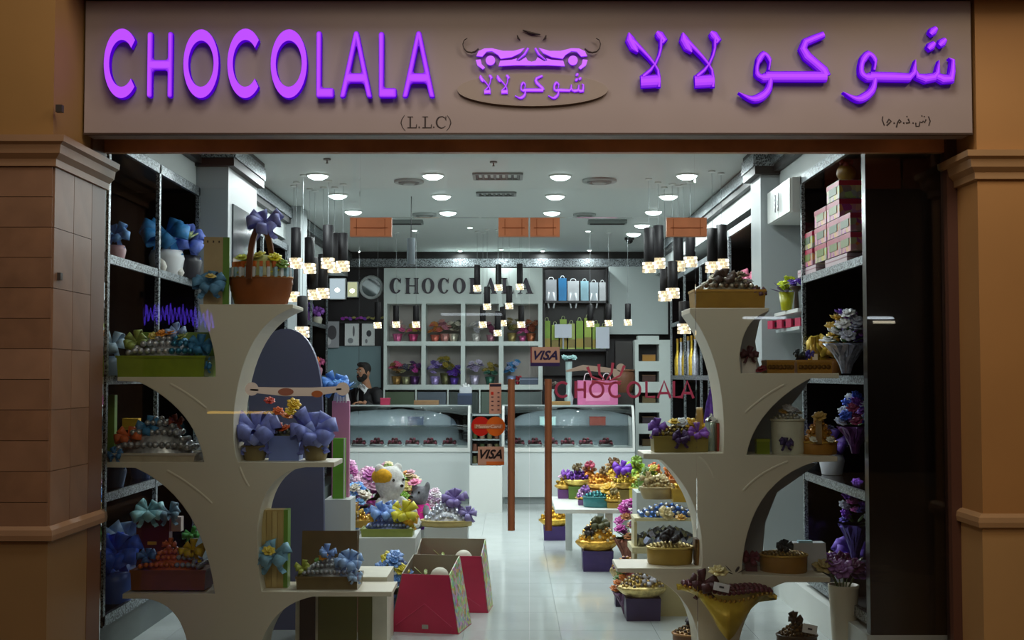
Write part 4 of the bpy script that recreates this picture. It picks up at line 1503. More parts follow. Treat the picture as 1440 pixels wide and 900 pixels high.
for k, (dx, dz, c_) in enumerate(((-.10, 26, 'c9cf4a'), (.0, 30, 'd8d06a'), (.09, 27, 'e0d428'), (.13, 18, '7a9a3a'), (-.05, 20, 'b8a04a'))):
    flower_mesh((dx, -.06, Tb_ + dz / s_), .045, k + 3).build('flower', SATIN(c_), t)
# orange band of sweets on the basket
t, W_, H_, D_ = box_thing('upright_box', 'tall upright tan box with green side and blue bow beside the brown basket', 'gift box', 300, 428, .50, 26, 96, .10, 'b09a72', z=zLt, rz=.18)
MB().box((W_ / 2 + .018, 0, H_ / 2), (.036, D_, H_)).build('side_panel', M('5c8a2c', .4), t)
for k in range(3):
    MB().box((-W_ * .3 + k * W_ * .3, -D_ / 2 - .002, H_ * .93), (.008, .004, .012)).build('eyelet', M('3f2f22', .5), t)
bow_mesh((-.02, -.08, H_ * .30), .085, 8, 3, 5).build('bow', TULLE('5f93bb'), t)
flower_mesh((-.01, -.12, H_ * .40), .035, 3).build('flower', SATIN('d9c06a'), t)
gift('wide green tray of silver and teal sweets under blue organza and orange blooms', 236, 530, TY, 118, 66, 'box', '7d8f22', .42, .62, ('c4c6cc', '3f86a8'), .42,
     bows=[(.42, .62, .16, '3f86b8', -.2, 6), (-.36, .72, .15, '8a9a4a', -.1, 6), (.1, .95, .12, '8fa8d8', 0, 6), (.52, .2, .07, '3f86b8', -.4, 5)],
     flowers=[(-.06, 1.0, .08, 'd98a2c'), (.05, 1.03, .08, 'd98a2c'), (.18, 1.02, .08, 'a8b46a'), (-.16, .96, .07, 'c7b25a')], z=zL1, half=lambda u, v: u < .25, lid=('6f8a2c', 0, .55))
gift('cream tray heaped with a silver pyramid of sweets, blue ribbon and orange bow', 222, 650, TY, 118, 74, 'box', 'b9ad98', .14, .60, ('b9bbc0', 'a8a9ae'), .62,
     bows=[(-.32, .42, .16, 'd0602c', -.4, 6), (-.1, .62, .14, '3f7fae', -.1, 6), (-.42, .12, .10, '2f6fa0', -.5, 5), (.2, .72, .1, '9a3f2c', .1, 5)], z=zL2, rim='cfc8ba')
box_thing('gift_box', 'small bright yellow box with gold trim behind the silver pyramid tray', 'gift box', 185, 600, .86, 22, 16, .06, 'd9a820', z=zL2 + .16, parts=[('trim', (0, 0, 1, .25), 'b88a2a', .004)])
box_thing('gift_box', 'narrow olive green upright box at the tip of the second left shelf', 'gift box', 157, 650, .60, 10, 90, .05, '6a8a3c', z=zL2)
gift('brown tray of orange sweets with a yellow bow on the lowest left shelf', 244, 834, TY, 100, 72, 'box', '7a4326', .36, .60, ('c8642a', '8a929a'), .34,
     bows=[(.28, .84, .17, 'd8b82c', -.1, 6), (-.34, .60, .14, '3f6fae', -.2, 6), (-.06, .80, .10, 'c2602c', 0, 6)], z=zL3, half=lambda u, v: u < .1, foil=False)
t, W_, H_, D_ = box_thing('gift_bag', 'small burgundy gift bag with a gold emblem behind the brown tray', 'gift bag', 216, 834, .80, 46, 84, .07, '5c1420', z=zL3, parts=[('emblem', (.35, .58, .62, .63), 'd8a838', .003)])
bow_mesh((-.03, -.03, H_ + .04), .09, 7, 2, 9).build('bow', TULLE('9ad0d8'), t)
bow_mesh((.10, -.03, H_ + .03), .07, 6, 2, 12).build('bow', TULLE('7a9ab0'), t)
t, W_, H_, D_ = box_thing('gift_box', 'pale pink square box between the burgundy bag and tree trunk', 'gift box', 243, 757, .84, 26, 20, .06, 'cdb9b0', z=zL3 + .28)
bow_mesh((.12, -.03, -.02), .05, 6, 1, 4).build('bow', TULLE('4aa04a'), t)

# right side of the left tree
t, W_, H_, D_ = box_thing('gift_box', 'blue box of sweets with orange and yellow blooms between two wicker pots', 'gift box', 402, 650, .55, 42, 34, .14, '7d8ecb', z=zL2)
for k, (a_, z_, c_, r_) in enumerate(((-.04, .30, 'd8642c', .035), (.01, .27, 'e0862c', .04), (.05, .34, 'e0b428', .045), (-.05, .22, 'c8502c', .04), (.0, .20, 'd0602c', .04), (-.09, .36, 'c03a2c', .035), (.03, .30, 'e8c82c', .035), (.09, .26, '4f9a4a', .02))):
    flower_mesh((a_, -.04, z_ - .02), r_, k).build('flower', SATIN(c_), t)
A_, B_ = mound(W_, .13, .05, H_, .012, True, 3)
A_.build('sweets', FOIL('8a8f7a'), t, None, 'stuff')
B_.build('sweets', FOIL('6a7088'), t, None, 'stuff')
gift('small wicker pot under a big lavender blue bow, near the left tree trunk', 358, 650, .52, 34, 66, 'basket', '8a7a4f', .30, .9, None, 0, bows=[(0.1, .62, .95, '7d86d0', -.1, 9), (0, .5, .6, '9aa4e0', -.3, 7)], z=zL2, name='bow_pot', cat='gift pot')
gift('small wicker pot under a big lavender blue bow, at the outer shelf end', 444, 650, .52, 34, 66, 'basket', '8a7a4f', .30, .9, None, 0, bows=[(-.1, .62, .95, '7d86d0', -.1, 9), (.1, .5, .6, '8f9ad8', -.3, 7)], z=zL2, name='bow_pot', cat='gift pot')
t, W_, H_, D_ = box_thing('upright_box', 'tall upright pale wood box with slats and a green edge on the lowest left shelf', 'gift box', 384, 832, .52, 32, 108, .09, 'b59c62', z=zL3)
for k in range(4):
    MB().box((-W_ * .36 + k * W_ * .24, -D_ / 2 - .003, H_ / 2), (W_ * .2, .006, H_ * .96)).build('slat', M(['c2ab72', 'b89f66'][k % 2], .5, 0, 'wood', 12, .15), t)
MB().box((W_ / 2 + .012, 0, H_ / 2), (.024, D_, H_)).build('side_panel', M('6f9a3c', .4), t)
bow_mesh((.02, -.09, H_ * .42), .10, 9, 3, 8).build('bow', TULLE('7fb0c8'), t)
flower_mesh((.0, -.14, H_ * .5), .04, 5).build('flower', SATIN('d9c04a'), t)
gift('open brown tray of silver sweets with pale blue organza on the lowest shelf', 464, 832, .52, 84, 60, 'box', '6a5a38', .28, .6, ('aeb2b8', 'c6cad0'), .36,
     bows=[(.34, .62, .22, '8fb0e0', -.3, 8), (-.05, .78, .16, '7f9fd8', 0, 6), (-.44, .66, .14, 'a8b04a', -.1, 6), (.46, .30, .12, 'a8c4e8', -.5, 6)],
     flowers=[(-.1, 1.08, .09, 'd8902c'), (-.2, .9, .06, '6a9a4a')], lid=('5f4a2a', -.05, .95), z=zL3, half=lambda u, v: u < 0)

# ================================================================== LEFT CABINET BY THE GLASS
CX = -2.42


def shelf_z(k):
    return [.27, .95, 1.6, 2.275][k]


def cab(px, k, fx=CX, side=-1):
    """a point on shelf k of the front cabinets straight along the ray of column px"""
    Y = fx * F / (px - 720.0) + CAMY
    return Y


def small_bow_gift(label, px, z, X, hgt, potc, bowc, name='bow_gift', cat='gift', extra=None, n=8):
    Y = X * F / (px - 720.0) + CAMY
    t = thing(name, label, cat, (X, Y, z))
    MB().lathe((0, 0, 0), [(hgt * .22, 0), (hgt * .28, hgt * .3), (hgt * .24, hgt * .42), (.01, hgt * .44)], 16).build('pot', M(potc, .4), t)
    bow_mesh((0, 0, hgt * .66), hgt * .36, n, 2, hash_(label)).build('bow', TULLE(bowc), t)
    if extra:
        flower_mesh((0.02, -.03, hgt * .75), hgt * .2, 4).build('flower', SATIN(extra), t)
    return t


small_bow_gift('pink pot under a sky blue tulle bow at the top left of the glass', 160, 2.275, -2.36, .23, 'c9a0a8', '6fa8e8')
t = small_bow_gift('white baby bottle with a blue fabric bow on the upper left shelf', 233, 2.275, -2.38, .44, 'e8eaec', '3f8fd0', n=7)
MB().lathe((0, 0, .12), [(.03, 0), (.032, .1), (.014, .14), (.006, .19)], 12).build('bottle', M('e4e8ee', .3), t)
small_bow_gift('round bunch of periwinkle blue tulle with a pale green top on the upper left shelf', 262, 2.275, -2.27, .38, '2a2a32', '6f86e0', extra='c9d4a0', n=10)
for px, tx, hh in ((224, 'small white figurine left of the periwinkle bunch', .09), (249, 'low white round pot beside the periwinkle bunch', .08)):
    Y = -2.30 * F / (px - 720.0) + CAMY
    tag(MB().lathe((-2.30, Y, 2.276), [(.03, 0), (.045, hh * .4), (.03, hh * .8), (.005, hh)], 12).build('figurine', M('d9d6cc', .4)), tx, 'figurine')
small_bow_gift('pale blue wrapped pot at the far left edge on the middle shelf', 158, 1.6, -2.36, .26, '8fa8c0', 'a9c4d8')
small_bow_gift('dark blue pot with teal ruffle low at the far left edge', 160, .95, -2.34, .30, '30507a', '2f6fae')
small_bow_gift('electric blue ruffled gift on the lowest left cabinet shelf', 166, .27, -2.34, .42, '3a5fb0', '2f5fd8', n=9)
small_bow_gift('white ruffled gift with a blue pot beside the electric blue one', 182, .27, -2.36, .46, '9fb4d8', 'a8c8f0', n=9)
small_bow_gift('navy and silver gift on the lower left cabinet shelf behind the brown tray', 200, .95, -2.36, .26, '2a3f6a', 'b8d8e0')
small_bow_gift('teal gift bow on the third left cabinet shelf behind the orange tray', 206, .95, -2.50, .3, '2a4a4a', '3f8fa0')

# ================================================================== LEFT: FLOOR DISPLAY
t, W_, H_, D_ = box_thing('display_cube', 'low white display cube with an olive front at the bottom beside the left tree', 'display cube', 486, 930, .92, 124, 96, .42, 'd0cbb8', z=0.0, body='body')
for (u0, u1) in ((0.05, .22), (.25, .84)):
    MB().box(((u0 + u1) / 2 * W_ - W_ / 2, -D_ / 2 - .006, H_ * .46), ((u1 - u0) * W_, .012, H_ * .86)).build('front_panel', M('5a5a2c' if u0 > .2 else '2a2026', .35), t)
zA = at(540, 757, 1.85).z
t, W_, H_, D_ = box_thing('display_cube', 'white display cube under the yellow and white teddy', 'display cube', 548, 757, 2.12, 78, 90, .52, 'd5d8d6', z=0.0)
for c in t.children:
    bpy.data.objects.remove(c)
W_ = 82 / sc_at(1.86)
MB().box((0, 0, zA / 2), (W_, .52, zA)).build('body', M('cfd3d2', .4), t)
gift('green tray of blue sweets with sky blue ruffles and a yellow tulle bow', 546, 757, 2.02, 70, 60, 'box', '8f9a4a', .16, .55, ('8f9fd0', 'a9b4d8'), .28,
     bows=[(-.12, .52, .24, '7fa4e0', -.3, 8), (.30, .55, .28, 'd8cf3a', -.4, 7), (.42, .75, .2, 'dba82c', -.1, 7), (.08, .75, .2, '7f9fe0', 0, 7)], flowers=[(-.3, .9, .14, 'd9a82c'), (.1, 1.02, .1, '8fb07a')], z=zA)
# dark brown stand left of it
t, W_, H_, D_ = box_thing('gift_box', 'dark brown open chest beside the blue rounded panel', 'gift box', 474, 760, 2.45, 34, 58, .22, '3a2c24', z=.30)
struct_z = t.location.z
box_thing('display_cube', 'grey plinth under the dark brown chest', 'display cube', 476, 830, 2.45, 60, 60, .40, '8f9492', z=0.0)
bpy.data.objects[t.name].location.z = 60 / sc_at(2.45)
gift('lilac and gold tray on top of the dark brown chest', 478, 700, 2.45, 46, 34, 'box', 'b8923c', .3, .7, ('c8b04a', '9a8fc8'), .3, bows=[(.25, .5, .2, '9f9ad8', -.3, 6)], flowers=[(-.1, .8, .12, 'd9c04a')], z=118 / sc_at(2.45))
# tall pink and green bags with the blue bow
zB = 0.0
t, W_, H_, D_ = box_thing('display_cube', 'white tall plinth behind the left tree carrying the pink and green bags', 'display cube', 478, 800, 1.70, 34, 10, .28, 'c9cecd', z=0.0)
for c in t.children:
    bpy.data.objects.remove(c)
zP = at(478, 700, 1.70).z
MB().box((0, 0, zP / 2), (36 / sc_at(1.7), .26, zP)).build('body', M('c3c9c8', .4), t)
t, W_, H_, D_ = box_thing('gift_bag', 'tall apple green gift bag with white edge right of the blue rounded panel', 'gift bag', 477, 700, 1.66, 17, 84, .06, '5f9a28', z=zP, parts=[('edge', (.9, 0, 1, 1), 'd8dcd4', .003)])
t, W_, H_, D_ = box_thing('gift_bag', 'pink bag with white tissue standing behind the green bag', 'gift bag', 479, 700, 1.76, 24, 134, .05, 'd088b0', z=zP)
for k in range(4):
    MB().lathe((-.03 + k * .02, 0, H_ - .01), [(.03, 0), (.02, .05), (.001, .09 + .02 * (k % 2))], 5, smooth=False).build('tissue_paper', M('e6e2e4', .6), t)
bow_mesh((-.03, -.06, H_ + .11), .088, 11, 3, 31).build('bow', TULLE('4f88d8'), t)
flower_mesh((-.01, -.09, H_ + .11), .06, 3).build('flower', TULLE('5fa0e0'), t)
leaf_mesh((0, -.03, H_ + .06), .09, 8, 3).build('bow_tails', TULLE('3f7fc0'), t)
bouquet('blue and yellow wrapped bouquet on the floor before the white cube', 552, 872, 1.42, 62, 104, '6f8fc8', ['7fa4e0', 'd8c83a', '4f7fc0', '3a4f8a'], z=0.0, n=10)

# plush toys
def remesh_obj(b, name, mat, parent, voxel, smooth=3, label=None):
    me = b.mesh(name)
    o = bpy.data.objects.new('tmp', me)
    COL.objects.link(o)
    md = o.modifiers.new('r', 'REMESH')
    md.mode = 'VOXEL'
    md.voxel_size = voxel
    md.use_smooth_shade = True
    if smooth:
        sm = o.modifiers.new('s', 'SMOOTH')
        sm.iterations = smooth
        sm.factor = .5
    dg = bpy.context.evaluated_depsgraph_get()
    m2 = bpy.data.meshes.new_from_object(o.evaluated_get(dg))
    bpy.data.objects.remove(o)
    bpy.data.meshes.remove(me)
    m2.name = name
    m2.materials.clear()
    m2.materials.append(mat)
    o = bpy.data.objects.new(name, m2)
    COL.objects.link(o)
    o.parent = parent
    if label:
        o['label'] = label
    return o


PLUSH = lambda c: M(c, .9, 0, 'noise', 60, .18)
p = at(546, 757, 2.38)
st = box_thing('display_cube', 'taller white cube behind the teddy carrying soft toys', 'display cube', 580, 800, 3.1, 150, 10, .6, 'ccd2d1', z=0.0)[0]
for c in st.children:
    bpy.data.objects.remove(c)
zC = at(600, 742, 2.95).z
MB().box((0, 0, zC / 2), (150 / sc_at(3.0), .55, zC)).build('body', M('ccd2d1', .4), st)
t = thing('plush_teddy', 'white plush teddy with a yellow ear and yellow shirt sitting behind the blue ruffles', 'soft toy', (at(546, 700, 2.42).x, 2.42, zA), .75)
b = MB()
b.ell((0, 0, .12), (.105, .09, .13), 16, 12)
b.ell((0, -.02, .33), (.115, .105, .12), 16, 12)
b.ell((0, -.115, .30), (.05, .045, .04), 12, 8)
for sgn_ in (-1, 1):
    b.ell((sgn_ * .085, 0, .43), (.04, .025, .04), 10, 8)
    b.tube([(sgn_ * .08, -.02, .2), (sgn_ * .14, -.09, .13), (sgn_ * .12, -.14, .1)], [.042, .04, .042], 10)
    b.tube([(sgn_ * .06, -.04, .05), (sgn_ * .1, -.16, .045), (sgn_ * .11, -.2, .06)], [.05, .046, .05], 10)
remesh_obj(b, 'body', PLUSH('d9d8d4'), t, .012)
b = MB().ell((-.07, -.015, .375), (.058, .10, .06), 12, 8)
b.build('ear_patch', PLUSH('e0a81c'), t, 'yellow patch')
MB().ell((0, .0, .12), (.115, .10, .105), 16, 12).build('shirt', PLUSH('e0a020'), t, 'yellow knitted shirt')
for sgn_ in (-1, 1):
    MB().ell((sgn_ * .045, -.12, .355), (.011, .008, .011), 8, 6).build('eye', BLACK, t)
MB().ell((0, -.16, .315), (.016, .01, .012), 8, 6).build('nose', BLACK, t)
t = thing('plush_dog', 'grey plush dog in a bright pink and purple dress on the cube by the counter', 'soft toy', (at(592, 690, 2.95).x, 2.95, zC), -.5)
b = MB()
b.ell((0, 0, .10), (.07, .065, .10), 14, 10)
b.ell((0, -.015, .25), (.07, .07, .07), 14, 10)
b.ell((0, -.085, .235), (.035, .05, .03), 10, 8)
for sgn_ in (-1, 1):
    b.ell((sgn_ * .06, 0, .31), (.026, .016, .045), 10, 8)
    b.tube([(sgn_ * .05, -.01, .16), (sgn_ * .1, -.07, .1)], [.03, .028], 8)
    b.tube([(sgn_ * .04, -.03, .04), (sgn_ * .06, -.14, .04)], [.034, .034], 8)
remesh_obj(b, 'body', PLUSH('7d7f86'), t, .011)
MB().lathe((0, 0, .02), [(.125, 0), (.115, .03), (.085, .1), (.06, .16)], 22, wob=lambda a, i: 1 + (.08 * math.sin(9 * a) if i < 2 else 0)).build('dress', PLUSH('e02c98'), t, 'bright pink dress')
MB().lathe((0, 0, .0), [(.135, 0), (.12, .035), (.05, .04)], 22, wob=lambda a, i: 1 + .07 * math.sin(9 * a)).build('skirt', PLUSH('5a1f8a'), t, 'purple skirt')
flower_mesh((-.03, -.04, .34), .06, 3).build('flower', SATIN('e88ab0'), t)
for sgn_ in (-1, 1):
    MB().ell((sgn_ * .03, -.075, .275), (.009, .007, .009), 8, 6).build('eye', BLACK, t)
MB().ell((0, -.13, .245), (.013, .01, .01), 8, 6).build('nose', BLACK, t)
gift('silver foil tray with a lilac bow spilling over its right end', 628, 742, 2.72, 72, 50, 'round', 'c9b87a', .16, .6, ('d4d8e2', 'c2c8d8'), .5, bows=[(.16, .86, .24, '7a6aa8', -.2, 8), (.42, .55, .18, '8a80b8', -.2, 6)], z=zA - .02)
box_thing('display_cube', 'pale block under the silver foil tray with a lilac bow', 'display cube', 628, 760, 2.72, 74, 60, .30, 'b9c0c0', z=0.0)
ob = [o for o in bpy.data.objects if o.get('label') == 'pale block under the silver foil tray with a lilac bow'][0]
for c in ob.children:
    bpy.data.objects.remove(c)
MB().box((0, 0, (zA - .02) / 2), (60 / sc_at(2.72), .22, zA - .02)).build('body', M('b9c0c0', .4), ob)
gift('gold and white flowered tray between the teddy and the silver foil tray', 600, 706, 2.92, 40, 34, 'round', 'd8c88a', .2, .7, ('d8b85a', 'e6e2d8'), .4, flowers=[(-.1, .8, .2, 'd8b04a'), (.2, .85, .18, 'e4dccc'), (0, .6, .2, 'e0c88a')], z=zC)
gift('white ruffled dish on the cube under the pink dog dress', 622, 690, 2.86, 44, 22, 'round', 'c9cdd0', .3, .7, ('dfe2e4', 'c9ccd2'), .4, foil=False, z=zC)
bouquet('pink flower bunch in magenta wrap behind the teddy', 520, 700, 3.1, 58, 84, 'b04a98', ['d88ac0', 'e6b4d0', 'c86ab8'], z=zC, n=11)
bouquet('green leaf arrangement with purple base beside the pink bunch', 560, 700, 3.15, 50, 74, '5a3a8a', ['5f9a2c', '7fae3c', 'd8c87a'], z=zC, n=9)
bouquet('blue ruffled posy behind the teddy at left', 500, 706, 2.85, 46, 70, '4f7fc0', ['5f9ae0', '7fb4e8', 'd8d0c0'], z=zC, n=9)
gift('golden satin tray tucked left of the teddy', 503, 712, 2.5, 36, 30, 'box', 'c9a040', .3, .7, ('d8b04a', 'c9a24a'), .4, bows=[(0, .7, .24, 'd0b048', -.2, 6)], z=zA)

# carrier bags
def carrier(label, px, py, Y, wb, wt, h, dep, z=0.0, rz=0.0, ball=True):
    s = sc_at(Y)
    p = at(px, py, Y)
    p.z = z
    t = thing('paper_bag', label, 'paper bag', p, rz, None)
    B, T, H = wb / s, wt / s, h / s
    red = M('b81a4a', .4, 0, 'noise', 6, .08)
    pat = M('a8a04a', .45, 0, 'confetti', 42, .55)
    th = .006
    dt = dep * .8

    def quad(nm, c4, n_, m):
        vs = [Vector(v) for v in c4] + [Vector(v) + Vector(n_) * th for v in c4]
        MB().add(vs, [(0, 1, 2, 3), (7, 6, 5, 4), (0, 4, 5, 1), (1, 5, 6, 2), (2, 6, 7, 3), (3, 7, 4, 0)]).build(nm, m, t)
    quad('front_panel', [(-B / 2, -dep / 2, 0), (B / 2, -dep / 2, 0), (T / 2, -dt / 2, H), (-T / 2, -dt / 2, H)], (0, 1, 0), red)
    quad('back_panel', [(-B / 2, dep / 2, 0), (B / 2, dep / 2, 0), (T / 2, dt / 2, H * 1.24), (-T / 2, dt / 2, H * 1.24)], (0, -1, 0), M('a09a86', .5))
    for sg in (-1, 1):
        quad('side_panel', [(sg * B / 2, -dep / 2, 0), (sg * B / 2, dep / 2, 0), (sg * T / 2, dt / 2, H * 1.24), (sg * T / 2, -dt / 2, H)], (-sg, 0, 0), pat if sg > 0 else M('9a9484', .5))
    quad('bottom', [(-B / 2, -dep / 2, 0), (B / 2, -dep / 2, 0), (B / 2, dep / 2, 0), (-B / 2, dep / 2, 0)], (0, 0, 1), red)
    # crease lines of the folded front
    b = MB()
    fy_ = lambda z_: -dep / 2 + (dep - dt) / 2 * z_ / H - .002
    b.tube([(-B * .40, fy_(H * .12), H * .12), (0, fy_(H * .5), H * .5), (B * .40, fy_(H * .12), H * .12)], .0025, 5)
    b.build('fold', M('cf3a64', .35), t)
    if ball:
        MB().ell((T * .2, -.02, H * .93), (.06, .06, .055), 12, 8).build('tissue_paper', M('d8d4c4', .7), t)
        leaf_mesh((-T * .1, -.02, H * .9), .07, 6, 4).build('ribbon', SATIN('8a9a4a'), t)
    lb = MB().box((B * .02, -dep / 2 - .003, H * .11), (.04, .003, .025))
    lb.build('sticker', M('a8a49c', .5), t)
    return t


carrier('large crimson paper bag with a patterned side, nearest on the floor at left', 606, 888, 1.32, 98, 68, 78, .34, rz=-.2)
carrier('crimson paper bag standing behind the nearest one', 634, 846, 1.98, 112, 92, 76, .28, rz=-.1)
carrier('third crimson paper bag at the back of the row, mostly hidden', 646, 806, 2.40, 80, 72, 44, .2, ball=False)
gift('dark silver dish between the crimson bags and the pale block', 624, 800, 2.5, 36, 62, 'round', '5a5a5e', .6, .7, ('6a6a6c', '8a8a8c'), .3, z=0.0)

# ================================================================== RIGHT TREE
gift('gold box with brown ribbon and silver wrapped sweets on top of the right tree', 1022, 433, TY, 96, 60, 'box', '9a7428', .42, .55, ('b9b4a8', '6f5a48'), .36,
     bows=[(-.04, .72, .18, '4a3830', -.15, 7), (.44, .38, .10, '6a4a58', -.4, 6)], flowers=[(.2, .8, .1, '7a6a50'), (-.2, .74, .08, 'd8d2c0'), (.32, .66, .07, 'c6c8d0')], z=zRt, rim='c89a4a', tag_col=None)
GB = 'b07f34'
for px, w, tx in ((1094, 38, 'flat gold box with oval frieze, left of two on the right tree'), (1141, 48, 'flat gold box with oval frieze, right of two on the right tree')):
    t, W_, H_, D_ = box_thing('gift_box', tx, 'gift box', px, 525, TY, w, 17, .16, GB, z=zR1, mat=M(GB, .3, .5, 'noise', 12, .15))
    MB().box((0, 0, H_ * 1.0), (W_ * 1.03, D_ * 1.03, H_ * .2)).build('lid', M('c2924a', .3, .5), t)
    for k in range(7):
        MB().lathe((0, 0, 0), [(.011, 0), (.014, .003), (.006, .006)], 10).build('ornament', M('6f4a18', .35, .4), t)
        o = bpy.data.objects[t.children[-1].name]
        o.rotation_euler = (PI / 2, 0, 0)
        o.location = (-W_ * .4 + k * W_ * .8 / 6, -D_ / 2, H_ * .52)
t, W_, H_, D_ = box_thing('gift_box', 'dark bow and violet bauble sitting on the left gold box', 'ornament', 1128, 508, .56, 14, 8, .03, '2a2440', z=zR1 + 17 / sc_at(TY) * 1.1)
bow_mesh((-.02, -.01, .03), .035, 6, 1, 3).build('bow', TULLE('1f2a30'), t)
bow_mesh((.04, -.01, .03), .03, 6, 1, 5).build('bow', TULLE('3a2f8a'), t)
t = thing('perfume_bottle', 'tall amber bottle with a pale label behind the gold boxes', 'bottle', (at(1144, 500, .72).x, .72, zR1))
MB().lathe((0, 0, 0), [(.035, 0), (.036, .12), (.02, .15), (.014, .2), (.016, .215)], 16).build('glass', M('a8862a', .12, .3), t)
MB().box((0, -.037, .07), (.03, .004, .09)).build('label', M('e2dccb', .5), t)
t, W_, H_, D_ = box_thing('gift_box', 'small white gift with a red ribbon beside the trunk above the gold boxes', 'gift box', 1052, 525, TY, 20, 24, .07, 'ded8d4', z=zR1)
bow_mesh((.0, -.04, H_ + .01), .05, 6, 2, 4).build('bow', TULLE('5a3038'), t)
flower_mesh((.07, -.05, .02), .04, 4).build('flower', SATIN('7a1f2c'), t)
bouquet('silver and violet foil bouquet standing by the glitter post above the gold boxes', 1190, 525, .62, 62, 96, 'a9aec4', ['b8bcd0', '5a2f9a', 'e6e8f2', '7a3f8a', 'c9a84a'], z=zR1 + .0, n=12, spark=2)
# second right shelf
gift('olive box with purple bows and yellow blooms on the right tree', 955, 638, TY, 74, 62, 'box', '8a7a3a', .34, .6, ('6a5a3a', 'b09a4a'), .22,
     bows=[(-.42, .72, .2, '7a4fb0', -.2, 6), (.32, .4, .2, '8a4fb8', -.3, 6), (.0, .3, .18, '3f1f5a', -.55, 7)], flowers=[(-.1, .78, .13, 'd8b83a'), (.22, .7, .15, 'd8ac2c'), (.05, .95, .12, 'dfe4ea'), (-.3, .9, .1, 'e08aa0'), (.12, 1.1, .1, 'b9c0d0')], z=zR2l)
t = thing('lantern', 'silver glass jar with a domed lid beside the trunk on the left shelf', 'jar', (at(1000, 600, .58).x, .58, zR2l))
MB().lathe((0, 0, 0), [(.032, 0), (.036, .02), (.036, .16), (.03, .17)], 16).build('jar', M('b9d0c8', .12, .3), t)
MB().lathe((0, 0, .17), [(.036, 0), (.03, .02), (.008, .03), (.01, .04), (.001, .05)], 16).build('lid', CHROME, t)
t, W_, H_, D_ = box_thing('book_box', 'narrow red and brown upright boxes next to the trunk on the left shelf', 'gift box', 1012, 638, .55, 14, 40, .10, '6a4a2a', z=zR2l)
MB().box((-W_ * .25, -D_ / 2 - .003, H_ / 2), (W_ * .3, .006, H_ * .95)).build('spine', M('9a2f28', .4), t)
gift('golden ring handled basket with yellow sweets behind the purple sprays', 984, 638, .64, 34, 76, 'basket', 'a07a28', .3, .7, ('d8b03a', 'c9a84a'), .15, handle=('a8802c', .5), z=zR2l, name='gift_basket', cat='gift basket')
t, W_, H_, D_ = box_thing('gift_cone', 'purple and gold pointed gift cone rising behind the golden ring basket', 'gift cone', 1000, 590, 1.05, 24, 8, .08, '3a3440', z=1.15)
MB().lathe((0, 0, .02), [(.07, 0), (.055, .1), (.03, .26), (.002, .36)], 18, wob=lambda a, i: 1 + .08 * math.sin(6 * a)).build('wrap', FOIL('5f3a98'), t)
bow_mesh((-.03, -.06, .12), .08, 6, 2, 8).build('bow', TULLE('d8b03a'), t)
st = box_thing('plinth', 'slim grey plinth behind the right tree trunk', 'display cube', 1000, 800, 1.05, 22, 10, .12, 'a9b0b0', z=0.0)[0]
for c in st.children:
    bpy.data.objects.remove(c)
MB().box((0, 0, .575), (.12, .14, 1.15)).build('body', M('a9b0b0', .4), st)

gift('round white drum gift with silver flowers heaped on top', 1108, 641, TY, 46, 80, 'round', 'd8d8c4', .60, .8, ('d8d4c0', 'c9ccd0'), .12,
     flowers=[(0, .80, .2, 'd9dce2'), (.2, .9, .18, 'b9bcc8'), (-.15, .74, .16, 'cfa85a'), (.12, 1.02, .14, 'dfe2ea'), (.3, .74, .15, 'b0a890')], bows=[(-.15, .2, .22, '4a3a6a', -.55, 6)], z=zR2, name='gift_drum')
t, W_, H_, D_ = box_thing('gift_box', 'small lime green box beside the white drum gift', 'gift box', 1072, 641, .50, 18, 20, .06, '7a8a1c', z=zR2)
MB().box((0, 0, H_), (W_ * 1.06, D_ * 1.06, H_ * .18)).build('lid', M('8f9a2c', .4), t)
gift('golden basket with ribbon edge full of amber sweets and cream pots', 1152, 641, TY, 50, 66, 'round', 'a8752c', .26, .8, ('c9923a', 'b87f2c'), .45, flowers=[(-.25, .32, .13, 'd8d4c4', -.5), (.22, .32, .13, 'd8d4c4', -.5), (0, .98, .22, 'c9a45a'), (.3, .8, .16, '3a3560')], rim='d8aa4a', z=zR2, handle=('8a6a3a', .55), name='gift_basket', cat='gift basket')
bouquet('violet and silver foil bouquet at the glitter post on the second right shelf', 1203, 655, .60, 50, 86, '6a3a80', ['3f5fd0', 'c9d4ea', '7a3fa8', '8a2f5a'], z=zR2 + .0, n=12, spark=2)
# lowest right
gift('oval gold box with embossed band on the lowest left shelf of the right tree', 942, 799, TY, 64, 46, 'round', 'a8883a', .5, .75, ('b09a5a', 'c9b070'), .1, bows=[(0, .78, .2, '1f1a24', -.2, 7)], rim='d8bc6a', z=zR3l)
t, W_, H_, D_ = box_thing('upright_box', 'brown wooden upright box against the right tree trunk, lowest shelf', 'gift box', 981, 799, .50, 10, 36, .10, '5f4020', z=zR3l)
MB().box((0, -D_ / 2 - .003, H_ / 2), (W_ * .4, .006, H_ * .96)).build('slat', M('7a5428', .5, 0, 'wood', 12, .2), t)
gift('oval gold box with brown frieze and dark ribbon on the lowest right shelf', 1102, 813, TY, 66, 40, 'round', '9a6f28', .62, .8, ('8a6a38', 'a8884a'), .08, bows=[(.0, .95, .17, '2a3038', -.1, 7)], rim='c9a04a', z=zR3)
t, W_, H_, D_ = box_thing('gift_box', 'white slab box with a pale blue top behind the oval gold box', 'gift box', 1136, 813, .64, 50, 38, .10, 'c9cdd4', z=zR3, top=(.9, .9))
MB().box((-.02, -.02, H_ + .006), (.08, .05, .012)).build('card', M('a8d0e0', .4), t)
t, W_, H_, D_ = box_thing('bow_gift', 'small dark red bow gift at the trunk on the lowest right shelf', 'gift', 1056, 813, .50, 16, 16, .05, '5a2a3a', z=zR3)
